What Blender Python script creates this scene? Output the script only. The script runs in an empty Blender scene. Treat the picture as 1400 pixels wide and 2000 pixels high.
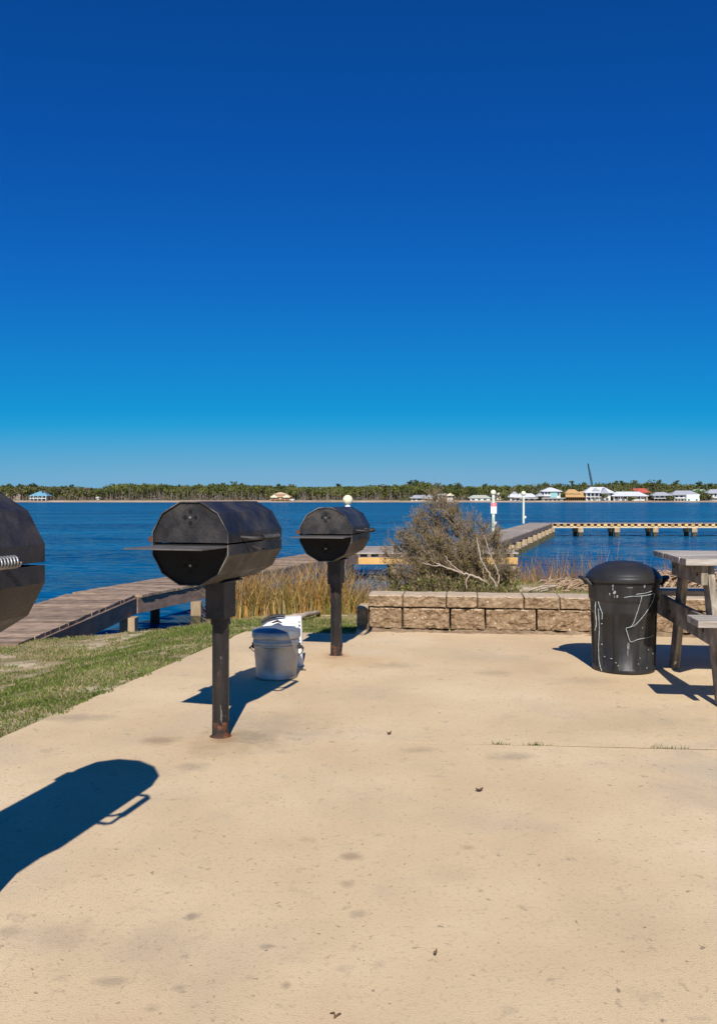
import bpy, bmesh, math, random
from mathutils import Vector, Matrix, noise
S = bpy.context.scene
C = S.collection
R = math.radians
rnd = random.Random(7)

# ------------------------------------------------------------------ camera
H = 1.15            # eye height above the slab
F = 1700.0          # focal length in pixels of the 1400 px wide photograph
HY = 975.0          # horizon row
cam = bpy.data.cameras.new('camera')
cam.sensor_fit = 'HORIZONTAL'; cam.sensor_width = 36.0
cam.lens = F/1400*36; cam.shift_y = -(1000-HY)/1400
cam.clip_start = 0.05; cam.clip_end = 6000
camo = bpy.data.objects.new('camera', cam); C.objects.link(camo)
camo.location = (0, 0, H); camo.rotation_euler = (R(90), 0, 0)
S.camera = camo

# ------------------------------------------------------------------ world, sun, exposure
SUN_EL, SUN_AZ = 38.0, 0.0      # sun stands behind the camera; shadows run away from it
w = bpy.data.worlds.new('World'); S.world = w; w.use_nodes = True
nt = w.node_tree; nt.nodes.clear()
sky = nt.nodes.new('ShaderNodeTexSky'); sky.sky_type = 'NISHITA'; sky.sun_disc = False
sky.sun_elevation = R(SUN_EL); sky.sun_rotation = R(180+SUN_AZ)
sky.altitude = 0; sky.air_density = 1.0; sky.dust_density = 0.3; sky.ozone_density = 5.0
# grade of the clear winter sky: the Nishita brightness picks the colour of the air at that height
sep = nt.nodes.new('ShaderNodeSeparateColor'); nt.links.new(sky.outputs[0], sep.inputs[0])
sc_ = nt.nodes.new('ShaderNodeMath'); sc_.operation = 'MULTIPLY'; sc_.inputs[1].default_value = 0.1
nt.links.new(sep.outputs[0], sc_.inputs[0])
rp = nt.nodes.new('ShaderNodeValToRGB'); nt.links.new(sc_.outputs[0], rp.inputs[0])
def lin(c): return tuple((v/255/12.92 if v/255 <= 0.04045 else ((v/255+0.055)/1.055)**2.4) for v in c)
SKY = [(0.03,(6,50,118)),(0.088,(8,70,146)),(0.125,(11,82,168)),(0.184,(17,101,189)),(0.24,(20,117,199)),(0.31,(22,133,206)),(0.418,(24,149,211)),
       (0.47,(38,157,213)),(0.55,(74,164,211)),(0.64,(100,169,208)),(0.72,(121,173,207)),(0.95,(190,215,230))]
e = rp.color_ramp.elements
while len(e) < len(SKY): e.new(0.5)
for k, (p_, c_) in enumerate(SKY): e[k].position = p_; e[k].color = (*lin(c_), 1)
EXPO = 0.55; SKY_STRENGTH = 0.1
vm = nt.nodes.new('ShaderNodeVectorMath'); vm.operation = 'SCALE'; vm.inputs['Scale'].default_value = 1/(SKY_STRENGTH*2**EXPO)
nt.links.new(rp.outputs[0], vm.inputs[0])
bg = nt.nodes.new('ShaderNodeBackground'); bg.inputs['Strength'].default_value = SKY_STRENGTH
wo = nt.nodes.new('ShaderNodeOutputWorld')
nt.links.new(vm.outputs[0], bg.inputs[0]); nt.links.new(bg.outputs[0], wo.inputs[0])
sl = bpy.data.lights.new('sun', 'SUN'); sl.energy = 4.0; sl.angle = R(0.5); sl.color = (1.0, 0.95, 0.87)
so = bpy.data.objects.new('sun', sl); C.objects.link(so)
so.rotation_euler = (R(90-SUN_EL), 0, R(-SUN_AZ))     # light travels along +Y and down
S.view_settings.view_transform = 'Standard'; S.view_settings.look = 'None'
S.view_settings.exposure = EXPO; S.view_settings.gamma = 1
S.render.engine = 'CYCLES'
S.cycles.max_bounces = 6; S.cycles.glossy_bounces = 3; S.cycles.diffuse_bounces = 3

# ------------------------------------------------------------------ helpers
def gp(px, py, z=0.0):
    """photograph pixel -> world point at height z"""
    d = F*(H-z)/(py-HY)
    return Vector(((px-700)/F*d, d, z))
def dp(px, py, d):
    return Vector(((px-700)/F*d, d, H+(HY-py)/F*d))
def sstep(a, b, x):
    t = max(0.0, min(1.0, (x-a)/(b-a))); return t*t*(3-2*t)
def interp(pts, x):
    if x <= pts[0][0]: return pts[0][1]
    for (a, b), (c, d) in zip(pts, pts[1:]):
        if x <= c: return b+(d-b)*(x-a)/(c-a)
    return pts[-1][1]
def fbm(x, y, z=0.0, o=4):
    return noise.fractal(Vector((x, y, z)), 1.0, 2.0, o)

class MB:
    def __init__(s): s.v = []; s.f = []; s.t = []; s.m = []; s.sm = []
    def add(s, vs, fs, tint=0.5, mi=0, smooth=False):
        b = len(s.v); s.v += [tuple(p) for p in vs]; s.t += [tint]*len(vs)
        for f in fs: s.f.append(tuple(i+b for i in f)); s.m.append(mi); s.sm.append(smooth)
    def box(s, c, size, M=None, tint=0.5, mi=0):
        c = Vector(c); hx, hy, hz = size[0]/2, size[1]/2, size[2]/2
        vs = []
        for x, y, z in ((-1,-1,-1),(1,-1,-1),(1,1,-1),(-1,1,-1),(-1,-1,1),(1,-1,1),(1,1,1),(-1,1,1)):
            p = Vector((x*hx, y*hy, z*hz))
            if M is not None: p = M @ p
            vs.append(c+p)
        s.add(vs, ((0,3,2,1),(4,5,6,7),(0,1,5,4),(1,2,6,5),(2,3,7,6),(3,0,4,7)), tint, mi)
    def bar(s, p0, p1, w, h, tint=0.5, mi=0, up=(0,0,1)):
        p0 = Vector(p0); p1 = Vector(p1); d = p1-p0; L = d.length; d.normalize()
        u = Vector(up); a = d.cross(u)
        if a.length < 1e-4: a = d.cross(Vector((1,0,0)))
        a.normalize(); b = a.cross(d)
        M = Matrix((a, d, b)).transposed()
        s.box((p0+p1)/2, (w, L, h), M, tint, mi)
    def tube(s, pts, rad, n=8, tint=0.5, mi=0, cap=True, smooth=True):
        pts = [Vector(p) for p in pts]; k = len(pts)
        if not hasattr(rad, '__len__'): rad = [rad]*k
        vs = []; prev = None
        for i, p in enumerate(pts):
            d = (pts[min(i+1, k-1)]-pts[max(i-1, 0)]).normalized()
            if prev is None:
                a = d.cross(Vector((0,0,1)))
                if a.length < 0.05: a = d.cross(Vector((1,0,0)))
            else:
                a = prev-d*prev.dot(d)
            a.normalize(); prev = a; b = d.cross(a)
            for j in range(n):
                t = 2*math.pi*j/n
                vs.append(p+(a*math.cos(t)+b*math.sin(t))*rad[i])
        fs = []
        for i in range(k-1):
            for j in range(n):
                fs.append((i*n+j, i*n+(j+1)%n, (i+1)*n+(j+1)%n, (i+1)*n+j))
        s.add(vs, fs, tint, mi, smooth)
        if cap:
            s.add(vs[:n], (tuple(range(n))[::-1],), tint, mi); s.add(vs[-n:], (tuple(range(n)),), tint, mi)
    def lathe(s, prof, n=48, c=(0,0,0), fr=None, tint=0.5, mi=0, smooth=True):
        """prof: list of (r, z); fr(theta, k) gives a radial offset"""
        vs = []; c = Vector(c)
        for k, (r, z) in enumerate(prof):
            for j in range(n):
                t = 2*math.pi*j/n; q = r+(fr(t, k) if fr else 0)
                vs.append(c+Vector((q*math.cos(t), q*math.sin(t), z)))
        fs = []
        for k in range(len(prof)-1):
            for j in range(n):
                fs.append((k*n+j, k*n+(j+1)%n, (k+1)*n+(j+1)%n, (k+1)*n+j))
        s.add(vs, fs, tint, mi, smooth)
    def build(s, name, mat, parent=None, bevel=0, matrix=None):
        me = bpy.data.meshes.new(name); me.from_pydata(s.v, [], s.f)
        ms = mat if isinstance(mat, (list, tuple)) else [mat]
        for m in ms: me.materials.append(m)
        me.polygons.foreach_set('material_index', s.m); me.polygons.foreach_set('use_smooth', s.sm)
        at = me.attributes.new('tint', 'FLOAT', 'POINT'); at.data.foreach_set('value', s.t)
        me.update()
        o = bpy.data.objects.new(name, me); C.objects.link(o)
        if parent is not None: o.parent = parent
        if bevel:
            b = o.modifiers.new('bevel', 'BEVEL'); b.width = bevel; b.segments = 2; b.limit_method = 'ANGLE'
        return o
def tag(o, label=None, cat=None, group=None, kind=None):
    if label: o['label'] = label
    if cat: o['category'] = cat
    if group: o['group'] = group
    if kind: o['kind'] = kind
    return o
def thing(name, label, cat, loc=(0,0,0), rz=0, group=None):
    o = bpy.data.objects.new(name, None); C.objects.link(o); o.location = loc; o.rotation_euler = (0,0,rz)
    o.empty_display_size = 0.1
    return tag(o, label, cat, group)
def copy_tree(o, parent=None):
    c = o.copy(); C.objects.link(c)
    if parent is not None: c.parent = parent
    for ch in list(o.children): copy_tree(ch, c)
    return c

# ------------------------------------------------------------------ materials
def mat(name, stops, scale=5.0, detail=6, rough=0.8, bump=0.0, bscale=40.0, stretch=(1,1,1), metal=0.0,
        tint=False, spec=0.3, rnd_off=True, spots=None, rough_var=0.0, trans=0.0, world=False):
    m = bpy.data.materials.new(name); m.use_nodes = True
    n = m.node_tree.nodes; L = m.node_tree.links; b = n['Principled BSDF']
    b.inputs['Roughness'].default_value = rough; b.inputs['Metallic'].default_value = metal
    b.inputs['Specular IOR Level'].default_value = spec
    tc = n.new('ShaderNodeTexCoord'); mp = n.new('ShaderNodeMapping'); mp.inputs['Scale'].default_value = stretch
    L.new(tc.outputs['Object'], mp.inputs['Vector'])
    if rnd_off:
        oi = n.new('ShaderNodeObjectInfo'); mu = n.new('ShaderNodeMath'); mu.operation = 'MULTIPLY'; mu.inputs[1].default_value = 37
        L.new(oi.outputs['Random'], mu.inputs[0]); L.new(mu.outputs[0], mp.inputs['Location'])
    def ns(sc, dt, dis=0.0, ro=0.6):
        t = n.new('ShaderNodeTexNoise'); t.inputs['Scale'].default_value = sc; t.inputs['Detail'].default_value = dt
        t.inputs['Roughness'].default_value = ro; t.inputs['Distortion'].default_value = dis
        L.new(mp.outputs[0], t.inputs['Vector']); return t
    def ramp(src, st):
        r = n.new('ShaderNodeValToRGB'); e = r.color_ramp.elements
        while len(e) < len(st): e.new(0.5)
        for k, (p, c) in enumerate(st):
            e[k].position = p; e[k].color = (c[0], c[1], c[2], 1) if hasattr(c, '__len__') else (c, c, c, 1)
        L.new(src, r.inputs[0]); return r
    t1 = ns(scale, detail); col = ramp(t1.outputs[0], stops).outputs[0]
    for sp in (spots or []):       # (scale, lo, hi, colour, stretch-free strength)
        t2 = ns(sp[0], 4, 0.4); rr = ramp(t2.outputs[0], [(sp[1], 0.0), (sp[2], sp[4])])
        mx = n.new('ShaderNodeMix'); mx.data_type = 'RGBA'
        L.new(rr.outputs[0], mx.inputs[0]); L.new(col, mx.inputs[6]); mx.inputs[7].default_value = (*sp[3], 1)
        col = mx.outputs[2]
    if tint:
        a = n.new('ShaderNodeAttribute'); a.attribute_name = 'tint'
        ma = n.new('ShaderNodeMath'); ma.operation = 'MULTIPLY_ADD'; ma.inputs[1].default_value = 0.7; ma.inputs[2].default_value = 0.65
        L.new(a.outputs['Fac'], ma.inputs[0])
        mm = n.new('ShaderNodeMix'); mm.data_type = 'RGBA'; mm.blend_type = 'MULTIPLY'; mm.inputs[0].default_value = 1
        L.new(col, mm.inputs[6]); L.new(ma.outputs[0], mm.inputs[7]); col = mm.outputs[2]
    L.new(col, b.inputs['Base Color'])
    if rough_var:
        r3 = ramp(ns(scale*2, 4).outputs[0], [(0.3, max(0, rough-rough_var)), (0.7, min(1, rough+rough_var))])
        L.new(r3.outputs[0], b.inputs['Roughness'])
    if bump:
        bn = n.new('ShaderNodeBump'); bn.inputs['Strength'].default_value = bump; bn.inputs['Distance'].default_value = 0.01
        L.new(ns(bscale, 5).outputs[0], bn.inputs['Height']); L.new(bn.outputs[0], b.inputs['Normal'])
    if trans:
        b.inputs['Transmission Weight'].default_value = 0.0
        tl = n.new('ShaderNodeBsdfTranslucent'); L.new(col, tl.inputs[0])
        ms = n.new('ShaderNodeMixShader'); ms.inputs[0].default_value = trans
        L.new(b.outputs[0], ms.inputs[1]); L.new(tl.outputs[0], ms.inputs[2]); L.new(ms.outputs[0], n['Material Output'].inputs[0])
    return m
M = {}
M['grill'] = mat('black_grill_paint', [(0.34,(0.011,0.010,0.010)),(0.5,(0.026,0.023,0.023)),(0.66,(0.062,0.052,0.047))], 6, 8, 0.5, 0.3, 90,
                 spots=[(8,0.60,0.72,(0.075,0.036,0.02),0.5),(11,0.60,0.66,(0.008,0.007,0.008),0.75),(4,0.55,0.70,(0.075,0.066,0.058),0.5)], rough_var=0.14, spec=0.35)
M['grill_edge'] = mat('worn_steel_edge', [(0.42,(0.035,0.032,0.030)),(0.66,(0.20,0.185,0.17))], 9, 5, 0.5, 0.2, 80)
M['shelf'] = mat('worn_shelf_steel', [(0.3,(0.06,0.055,0.05)),(0.7,(0.15,0.14,0.13))], 9, 5, 0.5, 0.2, 80)
M['rust'] = mat('rusty_steel', [(0.3,(0.035,0.016,0.011)),(0.58,(0.13,0.045,0.022)),(0.75,(0.06,0.028,0.018))], 30, 6, 0.85, 0.4, 120)
M['post_paint'] = mat('black_post_paint', [(0.3,(0.010,0.009,0.009)),(0.7,(0.030,0.025,0.023))], 6, 6, 0.42, 0.2, 70, stretch=(3,3,0.6),
                      spots=[(22,0.64,0.69,(0.20,0.18,0.16),0.7),(9,0.60,0.70,(0.09,0.04,0.025),0.5)], rough_var=0.1)
M['hole'] = mat('hole_black', [(0,(0.004,0.004,0.004)),(1,(0.006,0.006,0.006))], 5)
M['spring'] = mat('spring_steel', [(0.3,(0.16,0.155,0.15)),(0.7,(0.34,0.33,0.32))], 30, 4, 0.42, metal=0.6)
M['soot_shade'] = mat('sooty_shaded_paint', [(0.3,(0.006,0.006,0.006)),(0.7,(0.016,0.013,0.012))], 9, 6, 0.7, 0.2, 80)  # near-black: shelf shadow painted into firebox ends and lower vent; also the grate
M['foot'] = mat('rusting_foot', [(0.42,(0.025,0.020,0.018)),(0.54,(0.065,0.032,0.020)),(0.63,(0.17,0.058,0.026)),(0.72,(0.045,0.028,0.022))], 28, 6, 0.8, 0.3, 90)
M['concrete'] = mat('patio_concrete', [(0.28,(0.585,0.42,0.245)),(0.5,(0.665,0.495,0.295)),(0.72,(0.745,0.575,0.365))], 1.1, 10, 0.9, 0.3, 200, rnd_off=False,
                    spots=[(0.45,0.48,0.72,(0.53,0.36,0.185),0.45),(0.9,0.52,0.72,(0.40,0.34,0.255),0.5),(70,0.54,0.74,(0.36,0.265,0.165),0.55),(200,0.58,0.74,(0.34,0.25,0.16),0.4),
                           (3.1,0.60,0.72,(0.45,0.36,0.25),0.35),(7.3,0.62,0.70,(0.36,0.285,0.195),0.35),(19,0.63,0.70,(0.30,0.23,0.155),0.5),(45,0.655,0.69,(0.17,0.13,0.09),0.7)])
def stains(m, lst):
    """old grease, sooty and rust marks of the slab, each at its own place with a ragged outline"""
    n = m.node_tree.nodes; L = m.node_tree.links; b = n['Principled BSDF']
    src = b.inputs['Base Color'].links[0].from_socket
    tc = n.new('ShaderNodeTexCoord')
    nz = n.new('ShaderNodeTexNoise'); nz.inputs['Scale'].default_value = 9; nz.inputs['Detail'].default_value = 8; nz.inputs['Roughness'].default_value = 0.7
    L.new(tc.outputs['Object'], nz.inputs['Vector'])
    for px, py, wx, wy, k, col in lst:
        c = gp(px, py); e = gp(px+wx, py); f = gp(px, py+wy)
        mp = n.new('ShaderNodeMapping'); mp.vector_type = 'POINT'; rx = abs(e.x-c.x); ry = max(abs(c.y-f.y), 0.01)
        mp.inputs['Location'].default_value = (-c.x/rx, -c.y/ry, 0); mp.inputs['Scale'].default_value = (1/rx, 1/ry, 0)
        L.new(tc.outputs['Object'], mp.inputs[0])
        ln = n.new('ShaderNodeVectorMath'); ln.operation = 'LENGTH'; L.new(mp.outputs[0], ln.inputs[0])
        ad = n.new('ShaderNodeMath'); ad.operation = 'MULTIPLY_ADD'; ad.inputs[1].default_value = 2.4; L.new(nz.outputs[0], ad.inputs[0]); L.new(ln.outputs['Value'], ad.inputs[2])
        mr = n.new('ShaderNodeMapRange'); mr.inputs[1].default_value = 2.45; mr.inputs[2].default_value = 1.5; mr.inputs[3].default_value = 0; mr.inputs[4].default_value = k*0.75; L.new(ad.outputs[0], mr.inputs[0])
        mx = n.new('ShaderNodeMix'); mx.data_type = 'RGBA'; L.new(mr.outputs[0], mx.inputs[0]); L.new(src, mx.inputs[6]); mx.inputs[7].default_value = (*col, 1); src = mx.outputs[2]
    L.new(src, b.inputs['Base Color'])
G_, B_, O_ = (0.20,0.165,0.125), (0.26,0.185,0.11), (0.50,0.29,0.11)
stains(M['concrete'], [(312,1447,42,8,0.75,B_),(378,1498,34,10,0.55,G_),(684,1674,22,10,0.8,B_),(678,1728,14,7,0.6,B_),(1000,1478,48,8,0.5,G_),(820,1465,36,6,0.4,G_),(700,1786,20,9,0.5,G_),
    (373,1791,12,8,0.8,G_),(560,1925,11,9,0.75,B_),(915,1656,14,6,0.55,B_),(240,1850,190,60,0.2,G_),(90,1830,90,40,0.3,G_),(440,1452,80,26,0.45,B_),(540,1420,120,36,0.35,G_),(655,1290,110,16,0.45,O_),(150,1402,80,8,0.5,G_),
    (720,1275,60,10,0.25,(0.75,0.66,0.55)),(500,1440,50,14,0.5,G_),(1190,1410,200,30,0.18,G_),(880,1710,60,20,0.2,G_),(1250,1800,160,60,0.15,G_),(1330,1560,100,30,0.18,G_),(350,1930,14,7,0.6,G_),(295,1972,18,8,0.6,G_),(220,1918,40,9,0.5,G_),
    (600,1640,20,6,0.4,B_),(520,1850,14,6,0.6,G_),(770,1300,50,6,0.4,G_),(960,1315,40,6,0.35,G_),(1140,1330,60,8,0.25,G_),(10,1820,30,14,0.6,G_),(432,1442,26,9,0.7,(0.30,0.13,0.05)),(657,1281,24,7,0.6,(0.34,0.15,0.06))])
M['block'] = mat('split_face_block', [(0.32,(0.165,0.105,0.058)),(0.5,(0.27,0.18,0.105)),(0.68,(0.38,0.27,0.168))], 22, 10, 0.95, 1.0, 90,
                 spots=[(40,0.6,0.75,(0.13,0.085,0.05),0.6)])
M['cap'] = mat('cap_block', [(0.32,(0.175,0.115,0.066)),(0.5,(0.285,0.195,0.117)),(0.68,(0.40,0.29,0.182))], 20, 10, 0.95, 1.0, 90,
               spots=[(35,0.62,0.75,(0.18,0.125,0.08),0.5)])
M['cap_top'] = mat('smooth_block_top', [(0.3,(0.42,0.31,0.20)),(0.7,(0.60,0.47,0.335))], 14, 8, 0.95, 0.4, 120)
M['deck'] = mat('weathered_deck', [(0.3,(0.17,0.115,0.075)),(0.55,(0.31,0.215,0.145)),(0.8,(0.42,0.31,0.22))], 3, 7, 0.85, 0.3, 50, stretch=(2,2,2), tint=True)
M['grey_deck'] = mat('grey_deck', [(0.3,(0.22,0.18,0.15)),(0.6,(0.36,0.30,0.255)),(0.8,(0.45,0.39,0.34))], 2.5, 7, 0.85, 0.3, 50, tint=True)
M['fascia'] = mat('dark_weathered_board', [(0.3,(0.16,0.10,0.07)),(0.7,(0.30,0.205,0.15))], 4, 7, 0.85, 0.3, 60, stretch=(1,1,3), tint=True)
M['new_beam'] = mat('tan_treated_beam', [(0.3,(0.50,0.28,0.085)),(0.7,(0.66,0.39,0.14))], 3, 6, 0.8, 0.2, 50, tint=True)
M['pile'] = mat('tan_piling', [(0.3,(0.24,0.165,0.095)),(0.7,(0.42,0.31,0.19))], 5, 6, 0.85, 0.3, 50, stretch=(3,3,0.5), tint=True)
M['algae'] = mat('wet_piling', [(0.3,(0.03,0.028,0.014)),(0.7,(0.08,0.07,0.035))], 8, 5, 0.7, 0.3, 50)
M['pier_beam'] = mat('pier_beam', [(0.3,(0.36,0.28,0.17)),(0.7,(0.52,0.42,0.28))], 3, 6, 0.85, 0.2, 50, tint=True)
M['table'] = mat('grey_weathered_timber', [(0.34,(0.20,0.165,0.135)),(0.5,(0.38,0.33,0.28)),(0.66,(0.52,0.47,0.41))], 3.5, 10, 0.9, 0.6, 30, stretch=(0.8,9,9), tint=True)
M['table_frame'] = mat('grey_frame_timber', [(0.34,(0.11,0.09,0.065)),(0.5,(0.24,0.20,0.15)),(0.66,(0.40,0.345,0.27))], 4, 10, 0.9, 0.6, 30, stretch=(8,2,2), tint=True)
M['can'] = mat('black_can_plastic', [(0.32,(0.012,0.0115,0.012)),(0.5,(0.020,0.019,0.019)),(0.70,(0.045,0.042,0.039))], 7, 9, 0.48, 0.12, 60, stretch=(1,1,0.4),
               spots=[(30,0.68,0.72,(0.16,0.15,0.14),0.5)], rough_var=0.1, spec=0.4)
M['lid'] = mat('black_lid_plastic', [(0.3,(0.016,0.016,0.018)),(0.7,(0.030,0.028,0.028))], 6, 6, 0.42, 0.1, 50, spec=0.4)
M['cord'] = mat('white_cord', [(0.3,(0.26,0.29,0.29)),(0.7,(0.50,0.53,0.52))], 60, 4, 0.8)
M['scuff'] = mat('white_scuff', [(0.35,(0.10,0.10,0.10)),(0.6,(0.42,0.42,0.42))], 60, 5, 0.9)
M['galv'] = mat('galvanized_steel', [(0.3,(0.22,0.235,0.245)),(0.5,(0.33,0.34,0.345)),(0.7,(0.43,0.435,0.43))], 9, 5, 0.45, 0.1, 25, metal=0.65, rough_var=0.1)
M['bag'] = mat('white_plastic_bag', [(0.3,(0.68,0.67,0.66)),(0.7,(0.82,0.81,0.80))], 8, 4, 0.45, 0.25, 30)
M['ink'] = mat('black_print', [(0.3,(0.015,0.015,0.018)),(0.7,(0.05,0.048,0.05))], 12, 4, 0.6)
M['pinkprint'] = mat('red_print', [(0.3,(0.45,0.12,0.12)),(0.7,(0.6,0.25,0.22))], 12, 4, 0.6)
M['globe'] = mat('globe_glass', [(0.3,(0.74,0.66,0.42)),(0.7,(0.80,0.74,0.52))], 6, 3, 0.25, spec=0.5)
M['lamp_post'] = mat('pale_green_post', [(0.3,(0.42,0.47,0.37)),(0.7,(0.60,0.64,0.53))], 5, 6, 0.8, 0.2, 50, stretch=(3,3,0.4))
M['white_metal'] = mat('white_paint', [(0.3,(0.72,0.73,0.72)),(0.7,(0.8,0.8,0.79))], 5, 4, 0.5)
M['red'] = mat('red_paint', [(0.3,(0.62,0.05,0.05)),(0.7,(0.72,0.10,0.09))], 5, 4, 0.5)
M['grey_print'] = mat('grey_print', [(0.3,(0.30,0.31,0.33)),(0.7,(0.4,0.41,0.43))], 5, 4, 0.6)
M['twig'] = mat('grey_twig', [(0.3,(0.17,0.12,0.078)),(0.7,(0.32,0.24,0.165))], 20, 5, 0.9)
M['leaf_grey'] = mat('grey_brown_leaf', [(0.3,(0.20,0.14,0.068)),(0.7,(0.33,0.245,0.128))], 10, 4, 0.8, trans=0.25)
M['leaf_olive'] = mat('olive_leaf', [(0.3,(0.13,0.12,0.025)),(0.7,(0.25,0.215,0.06))], 10, 4, 0.7, trans=0.3)
M['leaf_green'] = mat('green_leaf', [(0.3,(0.05,0.085,0.012)),(0.7,(0.12,0.17,0.03))], 10, 4, 0.6, trans=0.3)
M['reed_gold'] = mat('golden_reed', [(0.3,(0.34,0.17,0.035)),(0.7,(0.58,0.35,0.10))], 6, 4, 0.8, trans=0.3)
M['reed_straw'] = mat('straw_reed', [(0.3,(0.44,0.31,0.15)),(0.7,(0.62,0.48,0.27))], 6, 4, 0.8, trans=0.3)
M['reed_green'] = mat('olive_reed', [(0.3,(0.12,0.13,0.025)),(0.7,(0.25,0.25,0.06))], 6, 4, 0.8, trans=0.3)
M['reed_rust'] = mat('rust_reed', [(0.3,(0.22,0.095,0.025)),(0.7,(0.40,0.19,0.06))], 6, 4, 0.85, trans=0.3)
M['debris'] = mat('dry_debris', [(0.3,(0.22,0.13,0.075)),(0.7,(0.52,0.37,0.25))], 14, 5, 0.9)
M['driftwood'] = mat('driftwood', [(0.3,(0.28,0.21,0.155)),(0.7,(0.50,0.41,0.32))], 12, 6, 0.9, 0.4, 60)
M['grass_a'] = mat('grass_green', [(0.3,(0.10,0.155,0.018)),(0.7,(0.22,0.275,0.05))], 2, 4, 0.7, trans=0.35)
M['grass_b'] = mat('grass_straw', [(0.3,(0.36,0.27,0.13)),(0.7,(0.52,0.41,0.22))], 2, 4, 0.8, trans=0.3)
M['grass_c'] = mat('grass_dark', [(0.3,(0.05,0.08,0.012)),(0.7,(0.12,0.15,0.03))], 2, 4, 0.7, trans=0.35)
M['leaf_dead'] = mat('dead_leaf', [(0.3,(0.07,0.04,0.02)),(0.7,(0.15,0.09,0.05))], 30, 4, 0.8)
M['ground'] = mat('lawn_soil', [(0.38,(0.15,0.15,0.045)),(0.5,(0.29,0.22,0.11)),(0.62,(0.56,0.44,0.29))], 1.6, 9, 0.95, 0.5, 60, rnd_off=False)
M['sand'] = mat('beach_sand', [(0.35,(0.30,0.20,0.125)),(0.65,(0.50,0.39,0.28))], 0.06, 6, 0.95, rnd_off=False)

# water: dark body colour, mirror-like skin broken by wind ripples
def water_mat():
    m = bpy.data.materials.new('lagoon_water'); m.use_nodes = True
    n = m.node_tree.nodes; L = m.node_tree.links; b = n['Principled BSDF']
    b.inputs['Roughness'].default_value = 0.12; b.inputs['IOR'].default_value = 1.33
    tc = n.new('ShaderNodeTexCoord')
    def ns(sc, st, dt=4, ro=0.55):
        mp = n.new('ShaderNodeMapping'); mp.inputs['Scale'].default_value = st; mp.inputs['Rotation'].default_value = (0,0,R(6))
        L.new(tc.outputs['Object'], mp.inputs[0])
        t = n.new('ShaderNodeTexNoise'); t.inputs['Scale'].default_value = sc; t.inputs['Detail'].default_value = dt; t.inputs['Roughness'].default_value = ro
        L.new(mp.outputs[0], t.inputs['Vector']); return t.outputs[0]
    r = n.new('ShaderNodeValToRGB'); e = r.color_ramp.elements
    e[0].position = 0.35; e[0].color = (0.001,0.056,0.150,1); e[1].position = 0.7; e[1].color = (0.003,0.135,0.285,1)
    L.new(ns(0.06, (0.5,1.6,1), 5), r.inputs[0]); L.new(r.outputs[0], b.inputs['Base Color'])
    # wind ripples: slopes taken straight from noise, so distant water stays choppy
    ge = n.new('ShaderNodeNewGeometry'); cur = ge.outputs['Normal']
    def slopes(sc, st, k, dt):
        nonlocal cur
        mp = n.new('ShaderNodeMapping'); mp.inputs['Scale'].default_value = st; L.new(tc.outputs['Object'], mp.inputs[0])
        t = n.new('ShaderNodeTexNoise'); t.inputs['Scale'].default_value = sc; t.inputs['Detail'].default_value = dt; L.new(mp.outputs[0], t.inputs['Vector'])
        v = n.new('ShaderNodeVectorMath'); v.operation = 'SUBTRACT'; v.inputs[1].default_value = (0.5,0.5,0.5); L.new(t.outputs['Color'], v.inputs[0])
        q = n.new('ShaderNodeVectorMath'); q.operation = 'MULTIPLY'; q.inputs[1].default_value = (k*0.7, k, 0); L.new(v.outputs[0], q.inputs[0])
        ad = n.new('ShaderNodeVectorMath'); ad.operation = 'ADD'; L.new(cur, ad.inputs[0]); L.new(q.outputs[0], ad.inputs[1]); cur = ad.outputs[0]
    slopes(2.6, (0.5,1.25,1), 1.7, 4); slopes(0.35, (0.4,1.3,1), 0.8, 3)
    nz = n.new('ShaderNodeVectorMath'); nz.operation = 'NORMALIZE'; L.new(cur, nz.inputs[0])
    df = n.new('ShaderNodeBsdfDiffuse'); L.new(r.outputs[0], df.inputs[0])
    gl = n.new('ShaderNodeBsdfGlossy'); gl.inputs['Roughness'].default_value = 0.12; L.new(nz.outputs[0], gl.inputs['Normal'])
    fr = n.new('ShaderNodeFresnel'); fr.inputs['IOR'].default_value = 1.33; L.new(nz.outputs[0], fr.inputs['Normal'])
    fm = n.new('ShaderNodeMath'); fm.operation = 'MULTIPLY'; fm.inputs[1].default_value = 0.55; L.new(fr.outputs[0], fm.inputs[0])   # broken surface mirrors less than a calm one
    mx = n.new('ShaderNodeMixShader'); L.new(fm.outputs[0], mx.inputs[0]); L.new(df.outputs[0], mx.inputs[1]); L.new(gl.outputs[0], mx.inputs[2])
    L.new(mx.outputs[0], n['Material Output'].inputs[0])
    return m
M['water'] = water_mat()

# ------------------------------------------------------------------ setting: ground, slab, water, far shore
WZ = -1.10          # water level
DZ = -0.30          # boardwalk deck level
PX, PY = -1.724, 4.186
EX, EY = 0.2139, 0.9769
def d_left(x, y): return -((x-PX)*EY-(y-PY)*EX)
def d_back(x, y): return (y-7.58)*0.9877+(x+0.981)*0.1564
def d_wall(x, y): return (y-7.64)*0.9933+(x-0.09)*0.115
def gz(x, y):
    ds = max(d_left(x, y), d_back(x, y), 0.0)
    lawn = -0.02-0.06*min(ds, 6)-0.14*sstep(0.3, 1.7, d_left(x, y))
    s = y-(9.9+0.3*max(x, -9) if x < 0 else 9.9-0.1*min(x, 3))
    if s > 0: lawn -= 0.5*s*sstep(0, 0.8, s)
    soil = 0.235
    s2 = y-9.3
    if s2 > 0: soil -= 0.42*s2*sstep(0, 1.2, s2)
    t = sstep(0.10, 0.55, x)*sstep(0.10, 0.2, d_wall(x, y))
    z = lawn+(max(soil, lawn)-lawn)*t
    if ds > 0.05: z += 0.022*fbm(x*1.3, y*1.3, 3)*sstep(0.05, 0.5, ds)
    return max(z, -2.4)
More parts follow.
